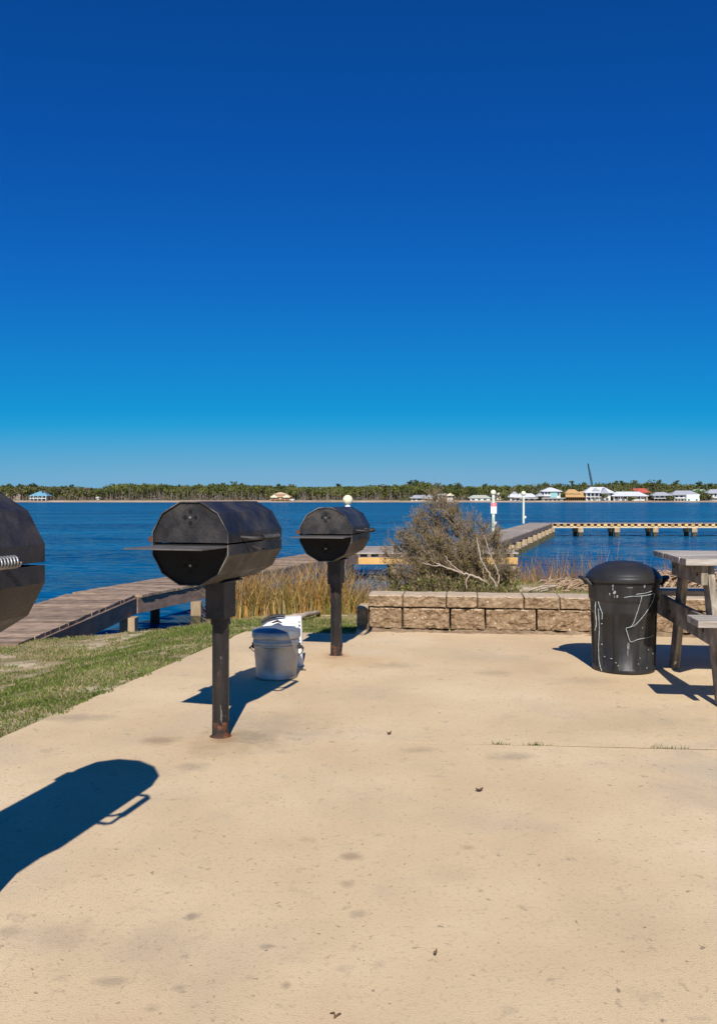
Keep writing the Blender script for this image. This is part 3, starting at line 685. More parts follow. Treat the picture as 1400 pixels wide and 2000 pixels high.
def big_pile(x, y, ztop, dirv):
    mb = MB(); wd = 0.24
    mb.box((x, y, (ztop+WZ+0.25)/2), (wd, wd, ztop-WZ-0.25), tint=rnd.uniform(0.45,0.8))
    mb.box((x, y, (WZ+0.25-2.4)/2), (wd*0.97, wd*0.97, WZ+0.25+2.4), mi=1)
    nx_, ny_ = dirv
    mb.bar((x-nx_*0.16, y-ny_*0.16, ztop-0.14), (x+nx_*0.16, y+ny_*0.16, ztop-0.14), wd*1.25, 0.24, tint=0.7)
    mb.build('pile', [M['pile'], M['algae']], pr, bevel=0.01)
for t in range(12):
    c = Q0+(ce-Q0)*((t+0.4)/12)
    big_pile(c.x+qn.x*0.05, c.y+qn.y*0.05, DZ-0.24, (qd.x, qd.y)); c2 = c-qn*1.42; big_pile(c2.x, c2.y, DZ-0.24, (qd.x, qd.y))
for px in (1062, 1133, 1204, 1279, 1355, 1430):
    x = (px-700)/F*52.4; big_pile(x, y0+0.12, DZ-0.283, (1, 0)); big_pile(x, y0+1.32, DZ-0.283, (1, 0))

# globe lamps
def lamp(label, x, y, ztop, rad, zb=DZ, box=True):
    l = thing('globe_lamp', label, 'lamp', (x, y, zb), 0, 'globe lamps on the dock')
    hgt = ztop-zb
    mb = MB(); mb.box((0, 0, (hgt-rad*2.2)/2), (0.12, 0.12, hgt-rad*2.2)); mb.build('post', M['lamp_post'], l, bevel=0.006)
    mb = MB(); mb.box((0, 0, hgt-rad*2.2), (0.13, 0.13, 0.03)); mb.tube([(0,0,hgt-rad*2.2),(0,0,hgt-rad*1.85)], 0.045, 16); mb.build('fitter', M['white_metal'], l)
    mb = MB(); prof = [(max(0.0008, rad*math.sin(math.pi*i/20)), hgt-rad-rad*math.cos(math.pi*i/20)) for i in range(21)]; mb.lathe(prof, 32); mb.build('globe', M['globe'], l)
    if box:
        mb = MB(); mb.box((0.10, -0.03, 0.38), (0.09, 0.08, 0.13)); mb.build('outlet_box', M['white_metal'], l, bevel=0.005)
    return l
p = dp(679, 966.5, 23.45); lamp('cream globe lamp rising behind the farthest grill', p.x, 23.45, p.z, 0.137, -2.0, False)
p = dp(963, 956.5, 38.6); lamp('cream globe lamp on the post with the red and white sign', p.x, 38.6, p.z, 0.125)
p = dp(1022, 959, 52.0); lamp('pale globe lamp on the bare post at the pier corner', p.x, 52.0, p.z, 0.145)
px_ = dp(964.5, 990, 38.45)
sg = thing('warning_sign', 'white sign with red header fixed to a lamp post on the pier', 'sign', (px_.x, 38.52, 0))
zt, zb_ = dp(0, 982, 38.5).z, dp(0, 1003, 38.5).z
mb = MB(); mb.box((0, 0, (zt+zb_)/2), (0.26, 0.012, zt-zb_)); mb.build('panel', M['white_metal'], sg)
mb = MB(); mb.box((0, -0.010, zt-0.085), (0.245, 0.006, 0.15)); mb.build('header', M['red'], sg)
mb = MB()
for k in range(4): mb.box((-0.01+0.01*(k % 2), -0.009, zt-0.22-0.055*k), (0.17-0.02*(k % 3), 0.004, 0.014))
for k in range(2): mb.box((0, -0.015, zt-0.06-0.05*k), (0.16-0.04*k, 0.004, 0.016), mi=1)
mb.build('lettering', [M['grey_print'], M['white_metal']], sg)

# ------------------------------------------------------------------ plants
def blade(mb, x, y, z, h, wd, ang, lean, mi, segs=3):
    dx, dy = math.cos(ang), math.sin(ang); ux, uy = -dy, dx
    fa = rnd.uniform(0, math.pi); ux, uy = math.cos(fa), math.sin(fa)
    vs = []
    for k in range(segs+1):
        t = k/segs; o = lean*h*t*t; wv = wd*(1-t*0.85)/2
        cx_, cy_, cz_ = x+dx*o, y+dy*o, z+h*t*(1-0.25*lean*t)
        vs += [(cx_-ux*wv, cy_-uy*wv, cz_), (cx_+ux*wv, cy_+uy*wv, cz_)]
    mb.add(vs, [(2*k, 2*k+1, 2*k+3, 2*k+2) for k in range(segs)], mi=mi)
# lawn
mb = MB(); cnt = 0
while cnt < 68000:
    y = rnd.uniform(3.9, 10.4); x = rnd.uniform(-4.6, 0.6)
    ds = max(d_left(x, y), d_back(x, y))
    if ds < -0.035*max(0, 0.2+1.6*fbm(x*4, y*4, 31)) or y > 9.9+0.3*x+0.35 and x < 0 or x/y < -0.47 or (x > 0 and (d_wall(x, y) > 0.0 or x > 0.3)): continue
    if -4.5 < x < -3.4 and y > 8.72: continue
    den = 0.8*fbm(x*1.3, y*1.9, 9, 3)+0.9*fbm(x*5, y*7, 4, 3)
    edge = sstep(0.9, 2.0, ds)
    if den > 0.40-0.38*edge and rnd.random() < 0.96: continue
    q = rnd.random()
    straw = 0.16+0.36*edge+0.45*fbm(x*2.5, y*3.5, 20)
    mi = 1 if q < straw else (0 if rnd.random() < 0.65 else 2)
    hh = rnd.uniform(0.012, 0.034)*(0.7 if ds < 0.06 else 1)
    blade(mb, x, y, gz(x, y)-0.004 if ds > 0 else 0.0, hh, 0.007, rnd.uniform(0, 6.28), rnd.uniform(0.2, 1.1), mi, 1 if y > 6 else 2); cnt += 1
tag(mb.build('lawn_grass', [M['grass_a'], M['grass_b'], M['grass_c']]), 'short patchy green and straw lawn along the left of the slab', 'grass', kind='stuff')
# reeds on the bank
mb = MB(); cnt = 0
while cnt < 17000:
    x = rnd.uniform(-1.9, 1.1); y = 9.45+2.9*rnd.random()**1.3
    crest = 9.9+0.3*x if x < 0 else 9.9
    if y < crest+0.05+0.12*fbm(x*4, 1) or x/y < -0.155: continue
    if x > 0.1 and y < 10.1: continue
    z = gz(x, y)
    q = rnd.random(); hmax = interp([(-1.8,0.60),(-1.2,0.74),(-0.3,0.80),(0.1,0.56),(1.0,0.46)], x)*(1.0+0.25*fbm(x*2.2, y*2.2, 2))
    if q < 0.38: mi, h = 2, rnd.uniform(0.3, 0.75)*hmax
    elif q < 0.72: mi, h = 0, rnd.uniform(0.5, 1.05)*hmax
    elif q < 0.82: mi, h = 3, rnd.uniform(0.4, 1.0)*hmax
    else: mi, h = 1, rnd.uniform(0.4, 1.1)*hmax
    h += max(0, -0.35-z)*0.55
    blade(mb, x, y, z-0.02, h, rnd.uniform(0.006, 0.013), rnd.uniform(0, 6.28), rnd.uniform(0.05, 0.75), mi, 4); cnt += 1
tag(mb.build('reeds', [M['reed_gold'], M['reed_straw'], M['reed_green'], M['reed_rust']]), 'golden and green dry reeds growing on the bank below the boardwalk', 'reeds', kind='stuff')
mb = MB(); cnt = 0
while cnt < 14000:
    x = rnd.uniform(1.4, 6.8); y = rnd.uniform(10.2, 12.8); z = gz(x, y); q = rnd.random()
    h = rnd.uniform(0.34, 0.64)*(1+0.35*fbm(x*1.6, y*1.6, 8))+max(0, 0.1-z)*0.30
    if q < 0.012: h *= 1.4
    mi = 0 if q < 0.60 else (1 if q < 0.75 else (2 if q < 0.88 else 3))
    blade(mb, x, y, max(z, -1.0)-0.02, h, rnd.uniform(0.006, 0.012), rnd.uniform(0, 6.28), rnd.uniform(0.03, 0.35), mi); cnt += 1
tag(mb.build('reeds', [M['reed_rust'], M['reed_gold'], M['reed_straw'], M['reed_green']]), 'rust brown reeds standing in the water behind the block wall', 'reeds', kind='stuff')
# low weeds on the soil behind the wall
mb = MB()
for i in range(5200):
    x = rnd.uniform(0.3, 4.6); y = 7.95-0.115*x+rnd.random()**1.5*2.2
    if fbm(x*2, y*2, 6) < -0.12: continue
    blade(mb, x, y, gz(x, y)-0.01, rnd.uniform(0.03, 0.11), 0.008, rnd.uniform(0, 6.28), rnd.uniform(0.2, 0.9), rnd.choice((0, 0, 1, 2)), 2)
tag(mb.build('weeds', [M['grass_a'], M['grass_b'], M['reed_green']]), 'short green weeds and dry stalks on the soil behind the wall', 'weeds', kind='stuff')
# dry wrack
mb = MB()
for i in range(1500):
    u = rnd.random(); x = 2.05+2.9*u+rnd.gauss(0, 0.06); ph = interp([(2.0,0.02),(2.5,0.10),(2.9,0.15),(3.6,0.17),(5,0.17)], x)
    y = 9.15+rnd.gauss(0, 0.20)-0.05*x; z = gz(x, y)+rnd.random()*ph*math.exp(-((y-9.1+0.05*x)/0.3)**2)
    a = rnd.gauss(0.1, 0.9); L = rnd.uniform(0.06, 0.28); e = rnd.uniform(-0.3, 0.7)
    d = Vector((math.cos(a)*math.cos(e), math.sin(a)*math.cos(e), math.sin(e)))*L/2
    c = Vector((x, y, z+0.01)); k = Vector((0, 0, rnd.uniform(-0.02, 0.03)))
    mb.tube([c-d, c+k, c+d], [0.004, rnd.uniform(0.005, 0.011), 0.003], 4, cap=False)
tag(mb.build('dry_reed_debris', M['debris']), 'tangled heap of dry tan reed stalks washed up behind the wall', 'debris', kind='stuff')
def branch(label, pts, rads, name='driftwood_branch', extra=()):
    o = Vector(pts[0]); mb = MB(); dense = []; rr = []
    for (a, b), (ra, rb) in zip(zip(pts, pts[1:]), zip(rads, rads[1:])):
        for i in range(5):
            t = i/5; q = Vector(a).lerp(Vector(b), t)-o
            dense.append(q+Vector((rnd.gauss(0, 0.004), rnd.gauss(0, 0.004), rnd.gauss(0, 0.003)))); rr.append((ra+(rb-ra)*t)*rnd.uniform(0.9, 1.1))
    dense.append(Vector(pts[-1])-o); rr.append(rads[-1]); mb.tube(dense, rr, 8)
    for e in extra: mb.tube([Vector(q)-o for q in e[0]], e[1], 6)
    b = mb.build(name, M['driftwood']); b.location = o; tag(b, label, 'driftwood'); return b
def on(px, py, dz=0.0, z=-0.12):
    p = gp(px, py, z)
    for _ in range(6): p = gp(px, py, gz(p.x, p.y)+dz)
    return p
branch('pale bare driftwood branch lying along the lawn edge before the reeds', [on(548,1209,0.03), on(590,1203,0.05), on(620,1196,0.06), on(645,1187,0.08)], [0.034,0.03,0.022,0.012])
branch('grey driftwood log lying on the wall top soil right of the shrub', [on(1012,1155,0.02,0.24), on(1040,1152,0.03,0.24), on(1062,1149,0.04,0.24), on(1088,1143,0.05,0.24)], [0.026,0.024,0.02,0.010], 'driftwood_log',
       [([on(1030,1154,0.04,0.24), on(1055,1146,0.07,0.24), on(1075,1143,0.09,0.24)], [0.014,0.011,0.006])])

# shrub behind the wall
def shrub():
    rs = random.Random(21)
    base = Vector((1.27, 8.62, 0.22))
    sh = thing('shrub', 'bushy grey brown shrub with olive tips and a pale bare branch behind the wall', 'shrub', base)
    st = MB(); lf = MB()
    def leaf(p, size, mi, up):
        a = Vector((rs.gauss(0,1), rs.gauss(0,1), rs.gauss(0,1))).normalized(); d = (up*0.9+a*0.9).normalized()
        s = d.cross(Vector((rs.gauss(0,1), rs.gauss(0,1), rs.gauss(0,1)))).normalized()*size*0.20
        e = p+d*size
        m_ = p+d*size*0.5
        lf.add([p, m_-s, e, m_+s], [(0,1,2,3)], mi=mi)
    targets = [(-0.98,0.10,0.12),(-0.95,-0.1,0.26),(-0.90,0.15,0.42),(-0.97,0.0,0.36),(-0.80,-0.15,0.56),(-0.72,0.2,0.66),(-0.68,-0.05,0.72),(-0.60,0.1,0.80),(-0.52,0.0,0.90),(-0.46,-0.1,0.86),(-0.42,0.15,0.88),
               (-0.34,-0.1,0.80),(-0.27,0.1,0.82),(-0.20,0.0,0.66),(-0.12,0.15,0.74),(-0.03,0.0,0.66),(0.06,-0.1,0.58),(0.12,0.1,0.50),(0.16,0.05,0.38),(0.19,-0.1,0.22),(-0.85,-0.25,0.20),(-0.6,-0.25,0.32),(-0.5,-0.25,0.52),(-0.35,-0.25,0.40),
               (-0.7,-0.25,0.10),(-0.3,-0.2,0.24),(-0.15,-0.2,0.40),(-0.75,0.25,0.45),(-0.5,0.3,0.62)]
    for ti, (tx, ty, tz) in enumerate(targets):
        sparse = 0.85 if tx < -0.4 else (0.30 if tz > 0.55 else 0.55)
        b0 = Vector((rs.gauss(0,0.035), rs.gauss(0,0.06), 0)) if tx > -0.5 or ti % 2 else Vector((-0.25+rs.gauss(0,0.1), rs.gauss(0,0.1), 0.0))
        T = Vector((tx, ty, tz)); mid = b0.lerp(T, 0.5)+Vector((rs.gauss(0,0.05), rs.gauss(0,0.05), 0.05+rs.gauss(0,0.04)))
        pts = []; n = 12
        for i in range(n+1):
            t = i/n; p = b0*(1-t)**2+mid*2*t*(1-t)+T*t*t; pts.append(p+Vector((rs.gauss(0,0.006), rs.gauss(0,0.006), rs.gauss(0,0.006))))
        st.tube(pts, [0.0105*(1-0.8*i/n) for i in range(n+1)], 5, cap=False)
        for k in range(int(48*sparse)):
            t = 0.22+0.78*rs.random()**0.8; i = min(n-1, int(t*n)); p = pts[i].lerp(pts[i+1], t*n-i)
            axis = (pts[i+1]-pts[i]).normalized()
            d = (axis*0.7+Vector((rs.gauss(-0.1,0.6), rs.gauss(0,0.6), rs.gauss(0.35,0.5)))).normalized(); L = rs.uniform(0.07, 0.22)*(1.1-0.4*t)
            q1 = p+d*L*0.5+Vector((0,0,rs.gauss(0,0.01))); q2 = p+d*L+Vector((0,0,rs.gauss(0.01,0.012)))
            if q2.z < 0.01: continue
            st.tube([p, q1, q2], [0.0030, 0.0022, 0.0012], 3, cap=False)
            clump = noise.noise((q2+base)*5.5)
            for s_ in range(3):      # long fine whips
                sp = p.lerp(q2, rs.uniform(0.4, 1.0)); wd = Vector((rs.gauss(-0.25,0.35), rs.gauss(0,0.35), rs.gauss(0.75,0.35))).normalized()*rs.uniform(0.07, 0.17)
                st.tube([sp, sp+wd*0.5+Vector((rs.gauss(0,0.006), rs.gauss(0,0.006), 0)), sp+wd], [0.0017, 0.0013, 0.0007], 3, cap=False)
            for s_ in range(6):
                tt = rs.uniform(0.3, 1.0); sp = p.lerp(q2, tt); e = sp+(d+Vector((rs.gauss(0,0.7), rs.gauss(0,0.7), rs.gauss(0.2,0.5)))).normalized()*rs.uniform(0.04, 0.10)
                st.tube([sp, e], [0.0017, 0.0009], 3, cap=False)
                for m_ in range(int(6.5*(0.6+0.6*max(-0.4, min(0.6, clump*1.4))))):
                    pp = sp.lerp(e, rs.random())
                    r_ = rs.random()
                    if clump > 0.12 or pp.z < 0.18: mi = 1 if r_ < 0.58 else (2 if r_ < 0.52 else 0)
                    else: mi = 0 if r_ < 0.62 else 1
                    leaf(pp, rs.uniform(0.013, 0.030), mi, d)
    # leafy low green growth in front of the stems
    for k in range(900):
        p = Vector((rs.uniform(-0.95, 0.25), rs.uniform(-0.45, 0.2), 0)); hgt = 0.03+0.16*max(0, 0.5+fbm(p.x*4, p.y*4, 2))
        q = p+Vector((rs.gauss(0,0.03), rs.gauss(0,0.03), hgt)); st.tube([p, q], [0.0016, 0.0008], 3, cap=False)
        for m_ in range(5): leaf(p.lerp(q, rs.uniform(0.3,1)), rs.uniform(0.02,0.045), rs.choice((1,1,2,0)), Vector((0,0,1)))
    st.build('stems', M['twig'], sh)
    lf.build('foliage', [M['leaf_grey'], M['leaf_olive'], M['leaf_green']], sh)
    # bare pale branches
    br = MB()
    def S3(pts, r0, r1):
        P = [dp(px, py, 8.62-dd)-base for px, py, dd in pts]; k = len(P); D = []; RR = []
        for i in range(k-1):
            for j in range(5):
                D.append(P[i].lerp(P[i+1], j/5)+Vector((rs.gauss(0,0.004), 0, rs.gauss(0,0.004)))); RR.append(r0+(r1-r0)*(i+j/5)/(k-1))
        D.append(P[-1]); RR.append(r1); br.tube(D, RR, 7)
    S3([(962,1157,0.25),(948,1136,0.30),(925,1124,0.34),(905,1120,0.36),(880,1112,0.36),(860,1104,0.33),(843,1096,0.3)], 0.014, 0.004)
    S3([(916,1124,0.36),(910,1135,0.36),(911,1150,0.36)], 0.007, 0.005)
    S3([(970,1157,0.22),(967,1140,0.25),(955,1120,0.26),(945,1105,0.26),(935,1085,0.24)], 0.011, 0.004)
    S3([(945,1105,0.26),(938,1090,0.3),(935,1070,0.3),(930,1050,0.28)], 0.008, 0.004)
    S3([(968,1150,0.2),(975,1130,0.22),(968,1105,0.22),(955,1080,0.2),(948,1050,0.15)], 0.008, 0.003)
    S3([(860,1104,0.33),(845,1106,0.33),(825,1100,0.33)], 0.006, 0.003)
    S3([(905,1120,0.36),(885,1105,0.38),(868,1085,0.36)], 0.006, 0.003)
    br.build('bare_branch', M['driftwood'], sh)
shrub()

# small things on the slab
def tuft(label, px, py, n, wdt):
    c = gp(px, py); mb = MB()
    for i in range(n):
        blade(mb, rnd.gauss(0, wdt), rnd.gauss(0, 0.003), -0.01, rnd.uniform(0.012, 0.034), 0.005, rnd.uniform(0, 6.28), rnd.uniform(0.1, 1.0), rnd.choice((0,2,2)), 2)
    o = mb.build('weed_tuft', [M['grass_a'], M['grass_b'], M['grass_c']]); o.location = c; o.rotation_euler = (0,0,R(-5)); tag(o, label, 'weed', 'weeds in the slab joint')
def jpt(px):
    y = 4.0
    for _ in range(5): x = (px-700)/F*y; y = joint_y(x)
    return HY+F*H/y
tuft('wispy weed tuft at the left end of the visible slab joint', 976, jpt(976), 34, 0.024)
tuft('green weed tuft in the slab joint below the gap between shrub and can', 1050, jpt(1050), 46, 0.024)
tuft('low dark weed row in the slab joint in front of the trash can', 1302, jpt(1302), 40, 0.045)
def dead(label, px, py, L, rz):
    c = gp(px, py); mb = MB(); n = 9; vs = []
    for i in range(n):
        t = i/(n-1)*2-1; wv = (1-t*t)*0.3*L; zz = 0.004+0.010*t*t
        vs += [(t*L/2, -wv, zz+0.006), (t*L/2, 0, zz), (t*L/2, wv, zz+0.007)]
    mb.add(vs, [(3*i+k, 3*i+3+k, 3*i+4+k, 3*i+1+k) for i in range(n-1) for k in range(2)], smooth=True)
    o = mb.build('dead_leaf', M['leaf_dead']); o.location = c; o.rotation_euler = (0,0,rz); tag(o, label, 'leaf', 'dead leaves on the slab')
dead('dark curled dead leaf on open concrete near the slab centre', 936, 1548, 0.030, 0.2)
dead('tiny dark dead leaf on the slab left of the joint weeds', 760, 1436, 0.026, 0.5)
dead('small dead leaf on the slab low in the picture', 850, 1870, 0.014, 0.9)
mb = MB(); mb.tube([(0,0,0.004),(0.012,0.006,0.012),(0.02,0.018,0.008)], 0.003, 6); mb.tube([(0.004,0,0.006),(0.0,0.014,0.014),(-0.012,0.022,0.006)], 0.0025, 6)
o = mb.build('twig', M['leaf_dead']); o.scale = (0.7,0.7,0.7); o.location = gp(652, 1992); tag(o, 'tiny pale twig on the slab at the bottom of the picture', 'twig')

# ------------------------------------------------------------------ far shore: wood, houses, crane
FD = 652.0
def fx(px, D=FD): return (px-700)/F*D
def fzz(py, D=FD): return H+(HY-py)/F*D
sky_prof = [(-100,947),(0,948),(30,947),(60,945),(100,950),(140,950),(170,952),(205,956),(212,948),(225,944),(300,944),(350,947),(430,944),(470,946),(540,948),(640,951),(700,948),(780,946),(820,941),(850,945),
            (900,948),(930,950),(960,946),(1000,948),(1050,945),(1110,945),(1160,943),(1210,941),(1275,941),(1310,943),(1350,945),(1400,944),(1500,945)]
M['far_green'] = mat('far_pine_green', [(0.3,(0.058,0.075,0.013)),(0.7,(0.135,0.145,0.034))], 0.12, 5, 0.9, rnd_off=False)
M['far_olive'] = mat('far_olive', [(0.3,(0.065,0.075,0.015)),(0.7,(0.14,0.14,0.036))], 0.12, 5, 0.9, rnd_off=False)
M['far_dark'] = mat('far_dark_green', [(0.3,(0.026,0.038,0.010)),(0.7,(0.06,0.075,0.018))], 0.12, 5, 0.9, rnd_off=False)
M['far_trunk'] = mat('far_trunks', [(0.3,(0.10,0.078,0.06)),(0.7,(0.25,0.205,0.165))], 0.15, 5, 0.9, rnd_off=False)
M['far_brush'] = mat('far_brush', [(0.3,(0.07,0.055,0.035)),(0.7,(0.17,0.135,0.09))], 0.12, 5, 0.9, rnd_off=False)
rf = random.Random(5)
def leafquad(mb, c, s, mi):
    a = Vector((rf.gauss(0,1), rf.gauss(0,1), rf.gauss(0,1))).normalized(); b = a.cross(Vector((rf.gauss(0,1), rf.gauss(0,1), rf.gauss(0,1)))).normalized()
    c = Vector(c); s1 = s*rf.uniform(0.6, 1.2); s2 = s*rf.uniform(0.5, 1.0)
    mb.add([c-a*s1, c-b*s2, c+a*s1, c+b*s2], [(0,1,2,3)], mi=mi)
def crown(mb, x, y, z0, z1, rad, n, size, mis):
    lobes = [(x+rf.gauss(0, rad*0.45), y+rf.gauss(0, rad*0.45), z0+(z1-z0)*rf.uniform(0.25, 0.85), rad*rf.uniform(0.4, 0.75), rf.choice(mis)) for _ in range(6)]
    for i in range(n):
        lx, ly, lz, lr, mi = rf.choice(lobes)
        d = Vector((rf.gauss(0,1), rf.gauss(0,1), rf.gauss(0,1))).normalized()*lr*rf.uniform(0.5, 1.0)
        zz = lz+d.z*0.8
        if zz > z1: zz = z1-rf.random()*0.5
        leafquad(mb, (lx+d.x, ly+d.y, max(z0, zz)), size, mi)
wood = MB()
def open_px(px): return 0.85 if 205 < px < 800 else (0.55 if px <= 205 else (0.4 if px < 980 else 0.12))
for row, (D, k) in enumerate(((668,200),(682,200),(700,210),(725,200))):
    for i in range(k):
        px = -90+1580*(i+rf.random())/k; x = fx(px, D); y = D+rf.gauss(0, 4)
        zt = fzz(interp(sky_prof, px), D)
        zt = zt*(rf.uniform(0.72, 0.97) if row < 2 else rf.uniform(0.91, 1.02)); zg = fz(y); hh = zt-zg
        op = open_px(px); z0 = zg+hh*(rf.uniform(0.26, 0.50) if rf.random() < op else rf.uniform(0.03, 0.2))
        if row < 2 and px > 980: zt = zg+hh*rf.uniform(0.55, 0.8); z0 = zg+0.3
        mis = (0,0,1) if rf.random() < 0.6 else (2,0,2)
        if px < 205: mis = (0,2,1,4)
        crown(wood, x, y, z0, zt, rf.uniform(3.6, 6.0), 120, 0.72, mis)
        wood.tube([(x, y, zg-0.5), (x+rf.gauss(0,0.3), y, zg+hh*0.5), (x+rf.gauss(0,0.4), y, zg+hh*0.85)], [0.24, 0.19, 0.10], 5, mi=3, cap=False, smooth=False)
for row, (D, k) in enumerate(((712,170),(750,190))):
    for i in range(k):
        px = -95+1590*(i+rf.random())/k; x = fx(px, D); y = D+rf.gauss(0, 4); zt = fzz(interp(sky_prof, px), D)*rf.uniform(0.88, 0.98); zg = fz(y)
        crown(wood, x, y, zg, zt, rf.uniform(4.0, 5.5), 70, 1.5, (0,2,4) if row else (0,1,4))
        for q in range(26): leafquad(wood, (x+rf.gauss(0, 3.5), y-3+rf.random(), zg+(zt-zg)*rf.uniform(0.0, 0.55)), 1.3, rf.choice((4,4,3,2)))
# bare grey trunks and brush along the shore edge of the wood
for i in range(520):
    px = rf.uniform(-80, 990); D = rf.uniform(655, 676); x = fx(px, D); zg = fz(D); hh = rf.uniform(3.5, 9.5)*(1 if 205 < px < 800 else 0.6)
    wood.tube([(x, D, zg-0.3), (x+rf.gauss(0,0.35), D, zg+hh*0.6), (x+rf.gauss(0,0.7), D, zg+hh)], [0.20, 0.14, 0.05], 4, mi=3, cap=False, smooth=False)
    for k in range(5):
        t = rf.uniform(0.4, 0.95); b0 = Vector((x, D, zg+hh*t)); e = b0+Vector((rf.gauss(0,0.9), rf.gauss(0,0.5), rf.uniform(0.3,1.2)))
        wood.tube([b0, e], [0.07, 0.03], 3, mi=3, cap=False, smooth=False)
for i in range(3800):
    px = rf.uniform(-80, 1480); D = rf.uniform(654, 680); hb = 2.6 if px < 1000 else 1.6
    leafquad(wood, (fx(px, D), D, fz(D)+rf.random()**1.4*hb), rf.uniform(0.4, 0.9), rf.choice((4,4,2,1,3)))
tag(wood.build('far_wood', [M['far_green'], M['far_olive'], M['far_dark'], M['far_trunk'], M['far_brush']]), 'dense pine wood along the whole far shore of the lagoon', 'wood', kind='stuff')
# pines that stand above the rest
def pine(px, ytop, D, rad, label, group):
    x = fx(px, D); zg = fz(D); zt = fzz(ytop, D)
    t = thing('pine_tree', label, 'tree', (x, D, zg), 0, group); hh = zt-zg
    mb = MB(); mb.tube([(0,0,-0.5),(rf.gauss(0,0.3),0,hh*0.5),(rf.gauss(0,0.3),0,hh*0.95)], [0.3,0.22,0.08], 6, cap=False); mb.build('trunk', M['far_trunk'], t)
    mb = MB(); crown(mb, 0, 0, hh*0.66, hh, rad*1.25, 130, 0.6, (0,0,1)); mb.build('crown', [M['far_dark'], M['far_green']], t)
for px, yt, rad in ((18,945,2.2),(38,946,1.7),(61,943.5,2.0),(70,944,1.4)): pine(px, yt, 705, rad, 'scrubby pine standing above the wood by the blue roofed house', 'pines above the left end of the wood')
for px, yt, rad in ((142,946,2.2),(125,949,1.8),(160,951,1.8)): pine(px, yt, 705, rad, 'pine above the wood left of the treeline dip', 'pines left of the treeline dip')
for px, yt, rad in ((457,940.5,2.2),(472,942.5,1.7),(437,943,1.8),(417,944,1.7),(546,944,2.4),(570,945.5,2.0),(662,945,2.3)): pine(px, yt, 710, rad, 'dark pine standing above the middle of the far wood', 'pines above the middle of the wood')
for px, yt, rad in ((801,938,2.0),(812,936,2.4),(823,936.5,2.4),(838,941,2.3),(853,943,2.2),(895,943,3.0),(880,945,2.0)): pine(px, yt, 700, rad, 'tall pine above the grey roofed shore houses', 'pines above the grey roofed houses')
for px, yt, rad in ((949,944.5,2.6),(1013,944.5,2.4),(1065,941,1.8),(1116,938.5,2.0),(1092,943,2.2),(1140,940,2.2)): pine(px, yt, 705, rad, 'pine above the white and teal shore houses', 'pines above the white and teal houses')
for px, yt, rad in ((1216,936.5,2.2),(1206,938,2.0),(1240,938,2.6),(1272,936,2.8),(1290,937,2.4),(1321,938,2.0),(1364,939,2.2),(1390,940,2.4)): pine(px, yt, 705, rad, 'pine above the red and grey roofed shore houses', 'pines above the right end of the shore')

HM = {}
def hm(name, c):
    if name not in HM: HM[name] = mat('house_'+name, [(0.3, tuple(v*0.9 for v in c)), (0.7, tuple(min(0.85, v*1.05) for v in c))], 0.6, 5, 0.8)
    return HM[name]
white = hm('white', (0.55,0.55,0.53)); greyroof = hm('grey_roof', (0.34,0.35,0.38)); whiteroof = hm('white_roof', (0.54,0.55,0.58)); blueroof = hm('blue_roof', (0.14,0.32,0.44))
tan = hm('tan', (0.46,0.30,0.15)); orange = hm('orange', (0.46,0.29,0.125)); teal = hm('teal', (0.22,0.44,0.46)); mint = hm('mint', (0.68,0.78,0.72)); redroof = hm('red_roof', (0.42,0.085,0.06))
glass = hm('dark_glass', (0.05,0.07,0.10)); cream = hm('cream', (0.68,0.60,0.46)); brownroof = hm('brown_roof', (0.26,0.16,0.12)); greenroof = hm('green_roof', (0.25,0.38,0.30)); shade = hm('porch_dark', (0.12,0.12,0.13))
tanroof = hm('tan_roof', (0.50,0.36,0.24))
